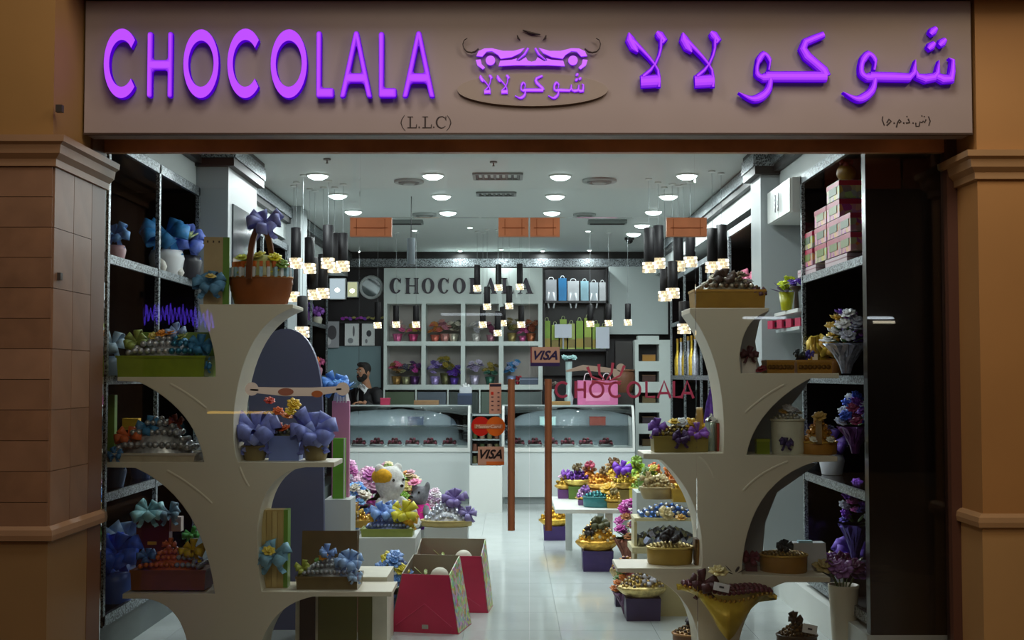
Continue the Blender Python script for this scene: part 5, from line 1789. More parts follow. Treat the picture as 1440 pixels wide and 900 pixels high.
bow_mesh((0, 0, H_ + .02), .05, 7, 2, 8).build('bow', TULLE('6a1f3a'), t)
# white vase with violets on the floor
t = thing('floor_vase', 'tall cream vase with violet flowers beside the dark end panel', 'vase', (at(1187, 900, .62).x, .62, 0.0))
hV = at(1187, 822, .62).z
MB().lathe((0, 0, 0), [(.062, 0), (.066, .02), (.086, hV - .02), (.09, hV), (.082, hV), (.07, hV - .1)], 28).build('vase', M('d6ccb6', .35), t)
for k in range(16):
    a = k * 2.4
    q = math.sqrt((k + .5) / 16)
    flower_mesh((q * .155 * math.cos(a) - .01, q * .10 * math.sin(a), hV + .10 + .06 * (1 - q) + (-.05 if math.cos(a) > .6 else 0)), .07, k).build('flower', SATIN(['6a2f6a', '7a4a9a', '5a2450', '8a5a9a'][k % 4] if k % 6 else 'c2b07a'), t)
b = MB()
for k in range(7):
    a = k * .9
    b.tube([(0, 0, hV - .15), (.04 * math.cos(a), .04 * math.sin(a), hV), (.1 * math.cos(a), .08 * math.sin(a), hV + .1)], .004, 5)
b.build('stems', SATIN('4a5a2a'), t)
leaf_mesh((0, 0, hV + .04), .12, 8, 6).build('leaves', SATIN('5a5a3a'), t)
bouquet('violet posy with bright silver foil behind the cream vase', 1203, 800, 1.0, 46, 120, '4a3a8a', ['8a4fd0', 'd8dcf0', '4a3f9a', 'c86ab8'], z=.46, n=10, spark=2)
st = box_thing('plinth', 'dark low plinth behind the cream vase', 'display cube', 1203, 870, 1.0, 40, 10, .2, '2a2628', z=0.0)[0]
for c in st.children:
    bpy.data.objects.remove(c)
MB().box((0, 0, .23), (.2, .2, .46)).build('body', M('2a2628', .4), st)

# boat-shaped golden tray at the front
Yb = .12
s_ = sc_at(Yb)
t = thing('boat_tray', 'boat-shaped golden tray of burgundy sweets with a cream rose and price tag', 'chocolate gift', (at(1026, 900, Yb).x, Yb + .08, 0.0))
zc_ = at(1026, 850, Yb).z
Wb, Db = 140 / s_, .20
nx = 25
top_, bot_ = [], []
vs, fs = [], []
for i in range(nx):
    u = -1 + 2 * i / (nx - 1)
    x = u * Wb / 2
    zt_ = zc_ + .035 * math.cos(u * PI) * -1 + .045 * u * u * (-1 if u > 0 else .2) + .02
    for j in range(7):
        v = -1 + 2 * j / 6
        wv = Db / 2 * (1 - .75 * abs(u) ** 2.2)
        vs.append((x, v * wv, zt_ + .03 * (abs(v) ** 2)))
    for j in range(7):
        v = -1 + 2 * j / 6
        wv = Db / 2 * (1 - .75 * abs(u) ** 2.2) * .55
        vs.append((x * .55, v * wv, max(zt_ - .17 * (1 - abs(u) ** 1.3) - .012, 0.03)))
for i in range(nx - 1):
    o, o2 = i * 14, (i + 1) * 14
    for j in range(6):
        fs.append((o + j, o2 + j, o2 + j + 1, o + j + 1))
        fs.append((o + 7 + j, o + 8 + j, o2 + 8 + j, o2 + 7 + j))
    fs.append((o, o + 7, o2 + 7, o2))
    fs.append((o + 6, o2 + 6, o2 + 13, o + 13))
for e in (0, (nx - 1) * 14):
    fs.append(tuple(e + k for k in (0, 1, 2, 3, 4, 5, 6, 13, 12, 11, 10, 9, 8, 7)))
MB().add(vs, fs, True).build('tray', M('dcb83c', .3, .25, 'noise', 10, .2), t)
MB().lathe((0, 0, 0), [(.085, 0), (.07, .02), (.05, .12)], 20).build('foot', M('c9ae4a', .25, .7), t)
A_, B_ = MB(), MB()
beads = MB()
for i in range(19):
    u = -.86 + 1.72 * i / 18
    zt_ = zc_ - .035 * math.cos(u * PI) + .045 * u * u * (-1 if u > 0 else .2) + .02
    wv = Db / 2 * (1 - .75 * abs(u) ** 2.2)
    for j in range(7):
        v = -.8 + 1.6 * j / 6
        A_.ell((u * Wb / 2, v * wv, zt_ + .03 + .07 * (1 - u * u) * (1 - .6 * v * v)), (.015, .013, .013), 7, 5)
    beads.ell((u * Wb / 2, -wv * .98, zt_ + .034), (.011, .009, .010), 8, 6)
A_.build('sweets', SATIN('5c1a30'), t, 'burgundy sweets', 'stuff')
beads.build('beads', GOLD, t, None, 'stuff')
flower_mesh((-.05, -.03, zc_ + .165), .06, 3).build('rose', SATIN('d6c48a'), t, 'cream fabric rose')
leaf_mesh((.04, -.02, zc_ + .15), .05, 6, 3).build('leaves', SATIN('2a1a20'), t)
bow_mesh((-.13, -.03, zc_ + .10), .08, 6, 2, 3).build('bow', TULLE('4a1420'), t)
tg = MB().box((-.045, -.10, zc_ + .095), (.085, .003, .045), R=Matrix.Rotation(-.4, 3, 'X') @ Matrix.Rotation(.22, 3, 'Y')).build('price_tag', M('d8d4d8', .5), t)
MB().box((-.045, -.105, zc_ + .097), (.026, .003, .010), R=Matrix.Rotation(-.4, 3, 'X') @ Matrix.Rotation(.22, 3, 'Y')).build('print', M('3b3b44', .5), tg)
gift('round brown rimmed dish with dark sweets at the bottom left of the boat-shaped tray', 975, 905, .80, 58, 34, 'round', '6f4a2c', .5, .8, ('8a6a40', '4a3a2a'), .3, rim='a87a4a', z=0.0, bows=[(0, .9, .2, '1f1724', -.1, 6)])
gift('dark gift with brown bow and white price tag under the right tree', 1121, 930, .55, 56, 72, 'round', '4a331c', .38, .8, ('5a4224', '7a5a30'), .2, bows=[(-.05, .8, .2, '3a2a20', -.1, 7)], z=0.0, tag_col=(.22, .56, .36))

# ================================================================== RIGHT CABINET AND NOOK
def patt(i):
    return M(['c0304a', 'a8a03a', 'b83a58', 'c24a3a'][i % 4], .4, 0, 'confetti', 26, .4)


zS = 2.277
k = 0
stk = [(1151, 0, 2), (1178, 0, 3), (1203, 0, 2), (1168, 2, 1)]
XR = 2.07
for ci, (px, lift, n) in enumerate([(1153, 0, 2), (1173, 0, 3), (1192, 0, 4), (1209, 0, 2)]):
    Y = XR * F / (px - 720.0) + CAMY
    hB = .115
    for j in range(n):
        kk = ['lowest', 'second', 'third', 'topmost'][j]
        if j == n - 1 and n > 1:
            kk = 'topmost'
        t = thing('gift_box', 'pink and lime patterned box, %s of the %s stack on the upper right shelf' % (kk, ['innermost', 'second innermost', 'tallest', 'outermost'][ci]), 'gift box', (XR, Y, zS + .055 + j * hB))
        MB().box((0, 0, hB / 2), (.16, .30 - .05 * (ci == 3), hB - .004)).build('body', patt(j + ci), t)
        MB().box((-.0815, 0, hB / 2), (.003, .18, hB * .4)).build('label', M('3f5a2a' if j % 2 else '6a7a2a', .4), t)
        MB().box((0, 0, hB - .02), (.164, .305 - .05 * (ci == 3), .03)).build('lid', M('b02a4c', .4), t)
for px, tx in ((1152, 'white flat carton under the inner patterned box stacks'), (1195, 'white flat carton under the outer patterned box stacks')):
    Y = XR * F / (px - 720.0) + CAMY
    t = thing('carton', tx, 'carton', (XR, Y, zS))
    MB().box((0, 0, .026), (.16, .52, .05)).build('body', M('c9b4ba', .45), t)
    MB().box((0, 0, .03), (.164, .524, .006)).build('lid_edge', M('a87f8a', .45), t)
Y = XR * F / (1193 - 720.0) + CAMY
b = MB().ell((0, 0, .06), (.06, .06, .06), 14, 10)
t = thing('bauble', 'olive and red wrapped ball on top of the tallest patterned stack', 'ornament', (XR, Y, zS + .055 + 4 * .115))
b.build('ball', M('8a6a2c', .4, 0, 'noise', 12, .4), t)
bow_mesh((0, 0, .13), .05, 6, 1, 5).build('bow', TULLE('7a2030'), t)
# nook
XN = 2.20
Y = 2.2
t = thing('flower_vase', 'lime yellow flowers in a slim yellow vase on the nook shelf', 'vase', (at(1106, 411, 2.2).x, 2.2, 2.062))
MB().lathe((0, 0, 0), [(.035, 0), (.04, .02), (.055, .13), (.05, .13), (.03, .05)], 18).build('vase', M('a8a818', .3), t)
for kk in range(8):
    a = kk * 2.4
    q = math.sqrt((kk + .5) / 8) * .05
    flower_mesh((q * math.cos(a), q * math.sin(a), .16 + .03 * (kk % 3)), .035, kk).build('flower', SATIN('b8c81c'), t)
leaf_mesh((0, 0, .12), .09, 8, 4).build('leaves', SATIN('5f4a7a'), t)
t = thing('flower_dish', 'little purple flowers in a dark dish beside the lime vase', 'flower dish', (at(1120, 405, 2.0).x, 2.0, 2.062))
MB().lathe((0, 0, 0), [(.02, 0), (.012, .12), (.05, .15), (.045, .16)], 16).build('dish', M('3a2a1c', .4), t)
for kk in range(6):
    flower_mesh((.035 * math.cos(kk), .035 * math.sin(kk), .18 + .012 * (kk % 2)), .03, kk).build('flower', SATIN('5f3aa8'), t)
for kk, px in enumerate((1088, 1101, 1114, 1127)):
    Y = 1.74 + .0 * kk
    t = thing('gift_box', '%s of four small crimson boxes in a row under the nook shelf' % ['innermost', 'second', 'third', 'outermost'][kk], 'gift box', (at(px, 430, 2.45 - kk * .16).x, 2.45 - kk * .16, 1.582 if False else 1.94), .2, 'crimson boxes in the nook')
    MB().box((0, 0, .03), (.06, .09, .06)).build('body', M('b0204a', .4), t)
    MB().box((0, -.046, .03), (.03, .004, .035)).build('emblem', M('2f2228', .4), t)
tag(MB().b2(1.96, 2.44, 1.83, 2.60, 1.915, 1.938).build('wall_shelf', M('b9c2c4', .2)), 'thin shelf in the right nook under the crimson boxes', 'shelf')

# right wall goods on the glitter-framed shelves
for i, (px, z, X, h_, pc, bc, tx) in enumerate([(1150, 1.602, 2.05, .28, 'b0902c', 'c8a83a', 'yellow gold gift on the middle right cabinet shelf behind the foil bouquet'),
                                              (1170, 1.602, 2.14, .26, '8a5a2a', 'a8802c', 'amber gift deeper on the middle right cabinet shelf'),
                                              (1168, .952, 2.1, .30, 'c9ccd4', '5a3a98', 'violet bowed silver pot on the third right cabinet shelf'),
                                              (1192, .272, 2.14, .30, '9fc4d8', '7a5ad0', 'pale blue pot with violet bow on the lowest right cabinet shelf')]):
    small_bow_gift(tx, px, z, X, h_, pc, bc)
for zk, nm_, its in ((2.277, 'top', [(1020, .34, 'd8c8cc', '5a3a30'), (1031, .24, 'b04a2c', 'd88a3a'), (1042, .26, 'c2605a', 'b88a4a'), (1054, .24, '7a5a9a', 'c8708a')]),
                     (1.602, 'middle', [(1020, .36, 'c9c4a8', '8a7a3a'), (1034, .3, 'a8a03a', 'd8c88a'), (1050, .3, '6a3a7a', 'c9b0d0')]),
                     (.952, 'lower', [(1020, .38, 'b89a4a', 'd8d0b0'), (1034, .34, 'd8d4cc', 'a88a3a'), (1050, .38, 'b0883a', '5a4a2a'), (1066, .34, 'c9a23a', 'd8d4cc')])):
    for i, (px, h_, c1, c2) in enumerate(its):
        small_bow_gift('wrapped gift on the %s board of the right cabinet, %s from its far end' % (nm_, ORD[i]), px, zk, 2.04, h_, c1, c2)
# deep right shelf: tall gold glasses
for i in range(6):
    px = 953 + i * 5.0
    X = 2.13
    Y = X * F / (px - 720.0) + CAMY
    t = thing('gold_bottle', 'slim %s bottle, %s from the slot rack on the deep right shelf' % (['golden', 'silver'][i % 2], ORD[i]), 'bottle', (X, min(Y, 10.3), 1.602), 0, 'slim bottles on the deep right shelf')
    MB().lathe((0, 0, 0), [(.04, 0), (.042, .2), (.018, .3), (.014, .4), (.02, .42)], 12).build('glass', FOIL('c9a83a' if i % 2 == 0 else 'b9bcc6'), t)
    MB().cyl((0, 0, .42), .018, .05, 10).build('cap', GOLD, t)

# ================================================================== RIGHT FLOOR AND TABLE
TYF = 10.6 + CAMY
zT = at(850, 716, TYF).z
tx0, tx1 = at(778, 716, TYF + .5).x, at(905, 716, TYF).x
tb = thing('gift_table', 'low white table with gift trays in front of the right counter', 'table', ((tx0 + tx1) / 2, TYF + .4, 0))
sbuild(MB().b2(tx0, tx1, TYF - .02, TYF + 1.1, zT - .035, zT), 'top', WHITE, tb, bevel=.004)
lx = at(857, 760, TYF).x
for x, y in ((lx, TYF + .02), (lx, TYF + 1.0), (tx1 - .06, TYF + .02), (tx1 - .06, TYF + 1.0), (tx0 + .16, TYF + 1.0)):
    sbuild(MB().b2(x - .03, x + .03, y, y + .06, 0, zT - .035), 'leg', WHITE, tb)
gift('plum topped gift on a green pot at the far left end of the low table', 812, 716, TYF + .9, 36, 52, 'skirt', '5a7a2c', .55, .8, ('4a2070', '5f2f8a'), .25, rim='c9b05a', z=zT, bows=[(0, .9, .2, '6a5a3a', -.1, 6)])
gift('orange satin gift with a brown bow beside the plum one on the table', 845, 716, TYF + .75, 40, 50, 'skirt', 'a8702c', .5, .8, ('d0902c', 'b8782c'), .28, rim='d0a04a', z=zT, bows=[(.1, .95, .18, '7a6038', -.1, 6)])
gift('teal tray with a big golden sunflower bloom at the table front', 845, 716, TYF + .2, 50, 28, 'round', '2f7a7c', .5, .7, ('3f8f90', '2f6f74'), .2, flowers=[(.2, .9, .26, 'd8ac2c', -.3), (.2, 1.0, .12, '4a3418', -.45)], z=zT)
gift('violet ribboned golden gift behind the sunflower tray', 878, 716, TYF + .5, 36, 62, 'skirt', '7a6a3a', .5, .8, ('c9a83a', 'a8902c'), .25, z=zT, bows=[(-.1, .78, .36, '7a38c0', -.3, 7), (.0, 1.0, .18, '6a5a3a', 0, 6)])
gift('lime green flowered basket with a gold rim on the table', 908, 716, TYF + .25, 46, 64, 'round', 'b8a83a', .4, .8, ('6a8a3a', '8aa83a'), .2, z=zT, flowers=[(.1, .85, .2, '8ac23a'), (-.2, .8, .18, 'c9c23a'), (.32, .75, .18, 'a8d04a'), (-.05, 1.0, .16, '5a6a3a')])
bouquet('magenta flower bunch hanging over the table front beside the right tree', 886, 800, TYF - .35, 46, 112, '7a4a3a', ['b83a9a', 'c85ab0', '8a2f7a', 'a86a3a'], z=0.0, n=11)
# colourful spray below it
bouquet('multicoloured small flower bunch below the magenta one', 880, 850, 1.78, 38, 70, '5a3a5a', ['c86a7a', '8a5a9a', 'c9783a', 'd8a0b0', '5a7a3a'], z=0.0, n=12)
gift('golden skirted gift on a purple box standing alone on the floor by the door handle', 780, 757, 12.37 + CAMY, 44, 48, 'skirt', '3a2462', .66, .8, ('d0a02c', 'b88a2c'), .3, rim='d0a840', z=0.0, flowers=[(.1, .95, .12, 'c9a8c0'), (-.1, .9, .12, '8a7a4a'), (.2, .8, .1, '8a4f9a')])
gift('golden skirted gift on a purple box with dark ribbons at the table leg', 840, 792, 10.45 + CAMY, 60, 78, 'skirt', '32205a', .58, .8, ('c8942c', 'd8c89a'), .34, rim='d0a040', z=0.0, bows=[(.05, .82, .22, '4a4a2a', -.2, 7), (-.2, .7, .14, '2a2018', -.3, 6)])
gift('silver and gold skirted gift on a dark purple box at the floor near the glass', 903, 868, 1.62, 68, 66, 'skirt', '2c1d48', .75, .8, ('b89a52', '8a8078'), .26, rim='cdb878', z=0.0, bows=[(.12, .82, .15, 'c9c8d2', -.2, 6), (-.06, .9, .12, '8a7a6a', 0, 6)])
gift('second dark purple boxed gift half hidden behind the silver and gold one', 880, 850, 2.1, 44, 70, 'skirt', '2a1c48', .8, .8, ('a87a3a', '7a5a6a'), .2, z=0.0, rim='b8a070')
for px, py, dy, w, h, tc_, c1, c2, bc, fc, tx in (
        (795, 716, .95, 30, 40, '6a3a7a', 'c9a23a', '9a7a2c', '8a4fb8', 'd8b0c8', 'small golden tray with a lilac bow at the far left back of the table'),
        (828, 716, 1.0, 30, 56, '5a3a2a', 'b8742c', 'd8a04a', 'a8405a', '8a5a3a', 'amber skirted gift with a wine bow at the back of the table'),
        (862, 716, 1.02, 34, 62, '8a6a2c', 'c9a23a', 'e0c05a', '6a4a2a', 'b08a5a', 'brown bowed golden gift at the middle back of the table'),
        (893, 716, .9, 36, 66, '4a5a2a', '7a9a3a', 'b0c04a', '7a9a3a', '9ac83a', 'green bowed gift with lime blooms at the back of the table'),
        (918, 716, .75, 34, 56, '7a4a2a', 'd87a2c', 'c8602c', 'c85a2c', 'e0a04a', 'orange bowed gift at the back right of the table'),
        (862, 716, .1, 24, 26, 'a88a3a', 'd8b04a', 'c9a040', '7a6a3a', 'd8ac4a', 'tiny golden posy tray at the table front by its leg'),
        (822, 716, .35, 26, 24, '7a5a8a', '9a6ab0', 'c9a8d0', '8a5aa8', 'c9a0c8', 'tiny mauve posy tray at the left front of the table')):
    gift(tx, px, py, TYF + dy, w, h, 'skirt', tc_, .5, .8, (c1, c2), .28, rim='c9a24a', z=zT, bows=[(.05, .9, .24, bc, -.2, 7)], flowers=[(-.2, .8, .16, fc), (.25, .75, .16, fc), (0, 1.05, .13, c2)])
for px, py, Y_, w, h, fo, fl_, tx in ((492, 690, 3.2, 36, 92, 'b87ab8', ['e0a8d0', 'd8c8e0', 'c86ab0'], 'tall pale pink bunch behind the blue posy'), (545, 690, 3.22, 34, 92, '8a9a4a', ['e0d0a8', 'd8a0b8', '9aba5a'], 'cream and green bunch behind the teddy head'),
                                      (575, 690, 3.22, 40, 80, 'c9843a', ['e6b0c0', 'd8904a', 'e0c8a0'], 'apricot and pink bunch between the teddy and the dog'), (610, 690, 3.2, 34, 50, 'a8a8b8', ['e0c8d8', 'c9b0d0', 'e8e4e8'], 'small lilac white posy right of the plush dog')):
    bouquet(tx, px, py, Y_, w, h, fo, fl_, z=zC, n=12)
# tiered stand seen through the arch of the right tree
Y2 = 1.75
zt2 = at(930, 770, Y2).z
t = thing('tiered_stand', 'three tier cream stand of chrome and gold sweets behind the right tree arch', 'display stand', (at(940, 770, Y2).x, Y2 + .1, 0))
s2 = sc_at(Y2)
W2 = 104 / s2
MB().box((0, 0, .16), (W2 * .8, .3, .32)).build('base', M('b8a878', .4), t)
zt_a, zt_b = at(930, 768, Y2).z, at(930, 728, Y2).z
MB().box((0, 0, zt_a - .02), (W2, .34, .04)).build('tier', M('d2c79a', .4), t)
MB().box((0, 0, zt_b - .01), (W2 * .92, .26, .02)).build('tier', M('d2c79a', .4), t)
for sg in (-1, 1):
    MB().box((sg * W2 * .44, 0, (zt_a + .32) / 2), (.02, .2, zt_a)).build('side_panel', M('cbbf92', .4), t)
A_, B_ = mound(W2 * .86, .26, .09, zt_a, .022, True, 5, foilshape=True)
A_.build('sweets', CHROME, t, 'chrome wrapped sweets', 'stuff')
B_.build('sweets', FOIL('8a90a8'), t, None, 'stuff')
A_, B_ = mound(W2 * .8, .22, .07, zt_b, .018, True, 6)
A_.build('sweets', FOIL('4a70b0'), t, 'blue wrapped sweets', 'stuff')
B_.build('sweets', FOIL('b8b4a8'), t, None, 'stuff')
flower_mesh((-.02, -.14, zt_b + .03), .06, 2).build('flower', SATIN('d8c690'), t)
flower_mesh((.08, -.13, zt_b + .0), .045, 3).build('flower', SATIN('c89a4a'), t)
gift('cream rope basket on the upper tier behind the right tree arch', 925, 690, Y2 + .28, 50, 40, 'basket', 'b8a678', .4, .7, ('c9b98a', 'a8946a'), .35, z=zt_b + .10, flowers=[(.1, .7, .2, 'd0c090')], bows=[(-.3, .7, .2, 'c0ae80', -.2, 6)])
gift('gold pointed tray of yellow sweets behind the right tree trunk', 968, 700, Y2 + .2, 46, 44, 'box', 'd0a83a', .4, .6, ('d8b84a', 'c9a030'), .4, z=zt_b + .09, bows=[(0, .8, .26, 'd8aa2c', -.2, 6)])
for k, (px, py, c1, c2, tx) in enumerate([(915, 668, '6a8a3a', 'd0c23a', 'lime topped gift on the back stand under the left tree arch'), (945, 662, 'c8742c', 'b85a3a', 'orange boxed gift on the back stand under the left tree arch'), (968, 668, '2f5a8a', '3f4f9a', 'navy and violet gift on the back stand by the trunk')]):
    gift(tx, px, 690, 2.9, 36, 40, 'round', c1, .4, .8, (c1, c2), .3, z=at(940, 690, 2.9).z, flowers=[(.1, .9, .2, c2), (-.2, .8, .18, c1)])
st = box_thing('plinth', 'pale stand under the lime and orange gifts', 'display cube', 943, 800, 2.9, 110, 10, .4, 'b4bab8', z=0.0)[0]
for c in st.children:
    bpy.data.objects.remove(c)
zz_ = at(940, 690, 2.9).z
MB().box((0, 0, zz_ / 2), (100 / sc_at(2.9), .34, zz_)).build('body', M('b4bab8', .4), st)

# ================================================================== CUBBIES
CUB = [  # cubby column, row, dx, size, colours, label
    (0, 0, -.25, .30, ('c8b0a8', 'd86a9a'), 'pink and cream posy'), (0, 0, .25, .28, ('b8a04a', 'd85a8a'), 'gold and pink posy'),
    (1, 0, -.28, .26, ('b87a3a', 'c86a5a'), 'amber posy'), (1, 0, .02, .30, ('a86a7a', 'c8908a'), 'rose pink posy'), (1, 0, .30, .30, ('6a6a5a', 'd8d2c0'), 'cream and black posy'),
    (2, 0, -.2, .3, ('9a9aa0', 'c9c4c0'), 'grey and silver posy'), (2, 0, .28, .26, ('7a3a5a', 'b07a8a'), 'wine red posy'),
    (3, 0, -.28, .34, ('5a5a2a', '8a7a4a'), 'olive posy'), (3, 0, .05, .22, ('8a2a5a', 'b85a8a'), 'magenta posy'), (3, 0, .32, .32, ('7a3f28', '9a5a3a'), 'brown posy'),
    (0, 1, -.28, .32, ('c85a7a', '8a6a3a'), 'pink and olive posy'), (0, 1, .02, .30, ('4a4a5a', '8a8a6a'), 'dark grey posy'), (0, 1, .30, .32, ('b84a9a', '5a3a6a'), 'violet pink posy'),
    (1, 1, -.28, .32, ('5a4a8a', '9a8ac0'), 'lavender posy'), (1, 1, .04, .44, ('8a7a2c', '5a5a3a'), 'tall olive gold bunch'), (1, 1, .32, .26, ('5a2f9a', '6a4fb0'), 'deep purple posy'),
    (2, 1, -.25, .36, ('8a80a0', 'b0a8c0'), 'mauve posy'), (2, 1, .25, .30, ('8a7a3a', '3a6a5a'), 'gold and teal wreath'),
    (3, 1, -.3, .34, ('3f7fb0', '8a9ac0'), 'blue and lilac posy'), (3, 1, -.1, .12, ('c22a3a', 'a82a3a'), 'tiny red posy')]
for cx, rw, dx, sz, cols, nm in CUB:
    xa, xb_ = xs[1 + 2 * cx], xs[2 + 2 * cx]
    xm, wd = (xa + xb_) / 2, xb_ - xa
    zb_ = zr[2] if rw == 0 else zr[4]
    lb = '%s in the %s cubby of the %s row' % (nm, ORD[cx], ['upper', 'lower'][rw])
    t = thing('flower_posy', lb, 'posy', (xm + dx * wd * .92, UY + .19, zr[3] if False else (at(600, 480, UY).z if rw == 0 else at(600, 541, UY).z) + .002))
    w_ = min(.115, sz * .42)
    MB().lathe((0, 0, 0), [(w_ * .4, 0), (w_ * .62, sz * .35), (w_ * .5, sz * .35), (.01, sz * .3)], 12).build('pot', FOIL(cols[1]), t)
    rr = random.Random(hash_(lb))
    for k in range(9):
        a = k * 2.4
        q = math.sqrt((k + .4) / 9) * w_ * .8
        flower_mesh((q * math.cos(a), q * math.sin(a) * .7, sz * (.5 + .42 * rr.random())), w_ * .46, k).build('flower', SATIN(cols[k % 2]), t)
t, W_, H_, D_ = box_thing('gift_box', 'flat grey blue boxes beside the tiny red posy in the last lower cubby', 'gift box', 744, 541, UY + .12, 26, 10, .12, '4a5568', z=at(600, 541, UY).z + .002)
MB().box((0, 0, H_ * .75), (W_ * 1.02, D_ * 1.02, .012)).build('lid', M('8a94a8', .4), t)

# things on the counters
for px, w, c, h_, tx in ((600, 34, '8a6a4a', 6, 'wooden tray lying on the left counter'), (654, 20, '26324a', 16, 'dark blue gift box at the right end of the left counter'), (655, 17, 'c4cad0', 9, 'white bow box on top of the dark blue box')):
    if 'white bow' in tx:
        t, W_, H_, D_ = box_thing('gift_box', tx, 'gift box', px, 556, KY + .45, w, h_, .12, c, z=1.227 + 16 / sc_at(KY + .45))
        bow_mesh((0, 0, H_), .05, 6, 1, 3).build('bow', TULLE('d8dcdc'), t)
    else:
        box_thing('wooden_tray' if 'tray' in tx else 'gift_box', tx, 'tray' if 'tray' in tx else 'gift box', px, 569, KY + .45, w, h_, .2, c, z=1.227, parts=[('edge', (0, .8, 1, 1), 'a8845a' if 'tray' in tx else '3a4a68', .004)])
t, W_, H_, D_ = box_thing('gift_box', 'small crimson box on the counter beside the cashier', 'gift box', 542, 566, KY + .3, 13, 9, .1, 'b02a50', z=1.227)
MB().box((0, 0, H_), (W_ * 1.05, D_ * 1.05, .012)).build('lid', M('c03a60', .4), t)
t, W_, H_, D_ = box_thing('gift_bag', 'pink shop bag standing on the right counter', 'gift bag', 840, 568, KY + .4, 56, 34, .16, 'c86a9a', z=1.227, parts=[('print', (.2, .15, .8, .5), 'd88ab0', .003)])
for dx in (-.12, .12):
    pts_ = [(dx - .05, 0, H_), (dx - .03, 0, H_ + .08), (dx + .03, 0, H_ + .08), (dx + .05, 0, H_)]
    MB().tube(crom(pts_, 4), .006, 6).build('handle', M('e0d8dc', .5), t)
for k, (px, c, tx) in enumerate(((775, '5a5048', 'dark posy in a glass on the right counter by the door handle'), (800, 'a8d0d0', 'clear glass vase on the right counter'))):
    t = thing('counter_vase', tx, 'vase', (at(px, 570, KY + .4).x, KY + .4, 1.227))
    MB().lathe((0, 0, 0), [(.05, 0), (.06, .08), (.035, .16), (.045, .2 if k == 0 else .55)], 16).build('vase', M('c0d8d8', .1, .3), t)
    for j in range(5):
        flower_mesh((.06 * math.cos(j * 1.3), .05 * math.sin(j * 1.3), (.26 if k == 0 else .6)), .05, j).build('flower', SATIN(c), t)
tray_ = box_thing('wooden_tray', 'wooden tray on the right counter beside the posy', 'tray', 785, 569, KY + .3, 34, 5, .16, '9a7a4a', z=1.227, parts=[('edge', (0, .7, 1, 1), 'b8925a', .004)])
# sweets in the cases
for k, px in enumerate((505, 530, 555, 580, 605, 632)):
    gift('plate of dark chocolates in the left glass case, %s from its left end' % ORD[k], px, 624, KY + .28, 22, 13, 'round', 'c0c4c4', .2, .8, ('4a2a2c', '7a3a48'), .5, z=.705, name='chocolate_plate', cat='chocolate plate', group='chocolate plates in the glass cases')
for k, px in enumerate((728, 752, 775, 798, 824, 852)):
    gift('plate of dark chocolates in the right glass case, %s from its left end' % ORD[k], px, 624, KY + .28, 22, 13, 'round', 'c0c4c4', .2, .8, ('4a2a2c', '8a4450'), .5, z=.705, name='chocolate_plate', cat='chocolate plate', group='chocolate plates in the glass cases')
for k, (px, c, tx) in enumerate(((585, '2f3a50', 'navy box on the glass shelf in the left case'), (645, '4a5560', 'grey box on the glass shelf at the right of the left case'), (840, '7a3a30', 'russet box on the glass shelf of the right case'), (770, 'a8c4c0', 'pale box on the glass shelf of the right case'))):
    t, W_, H_, D_ = box_thing('gift_box', tx, 'gift box', px, 595, KY + .5, 22, 11, .14, c, z=.966)
    MB().box((0, 0, H_), (W_ * 1.04, D_ * 1.04, .012)).build('lid', M(c, .25), t)

# right back shelf goods
YS = BY - .24
zH = at(800, 423, BY - .3).z
for k, (px, w, h_, c, tx) in enumerate([(775, 15, 30, 'c8ccd4', 'white and grey bag, first on the upper black shelf'), (791, 11, 32, '2f8ac8', 'bright blue bag on the upper black shelf'), (806, 16, 28, 'd4d8de', 'white bag with ribbon tails on the upper black shelf'),
                                       (822, 11, 28, '9ac4d4', 'pale aqua bag on the upper black shelf'), (835, 12, 26, 'b8c4cc', 'pale grey bag on the upper black shelf'), (847, 9, 26, 'd0d4d8', 'narrow white bag at the right end of the upper black shelf')]):
    t, W_, H_, D_ = box_thing('gift_bag', tx, 'gift bag', px, 422, YS, w, h_, .08, c, z=zH)
    MB().tube(crom([(-W_ * .25, 0, H_), (-W_ * .15, 0, H_ + .03), (W_ * .15, 0, H_ + .03), (W_ * .25, 0, H_)], 4), .004, 6).build('handle', M('e6e8ea', .5), t)
    if k % 2 == 0:
        b = MB()
        for sg in (-1, 1):
            b.ribbon([(sg * .03, -.05, H_ * .4), (sg * .05, -.06, 0), (sg * .03, -.07, -.1)], (1, 0, 0), .02, .003)
        b.build('ribbon_tails', M('d8dce0', .5), t)
zG = at(800, 491, BY - .3).z
for k in range(8):
    px = 769 + k * 11.5
    c = ['8ab03a', 'a8c04a', '9ab84a', 'b8c86a'][k % 4]
    h_ = [40, 34, 42, 36, 40, 44, 36, 32][k]
    t, W_, H_, D_ = box_thing('gift_bag', 'lime green gift bag, %s of the row on the lower black shelf' % ['first', 'second', 'third', 'fourth', 'fifth', 'sixth', 'seventh', 'last'][k], 'gift bag', px, 490, YS, 9.5, h_, .07, c, z=zG,
                              parts=[('band', (0, .06, 1, .38), ['a8923a', '8a7a3a'][k % 2], .003)], group='lime green bags on the lower black shelf')
    MB().tube(crom([(-W_ * .25, 0, H_), (-W_ * .15, 0, H_ + .04), (W_ * .15, 0, H_ + .04), (W_ * .25, 0, H_)], 3), .004, 5).build('handle', M('d0dca8', .5), t)
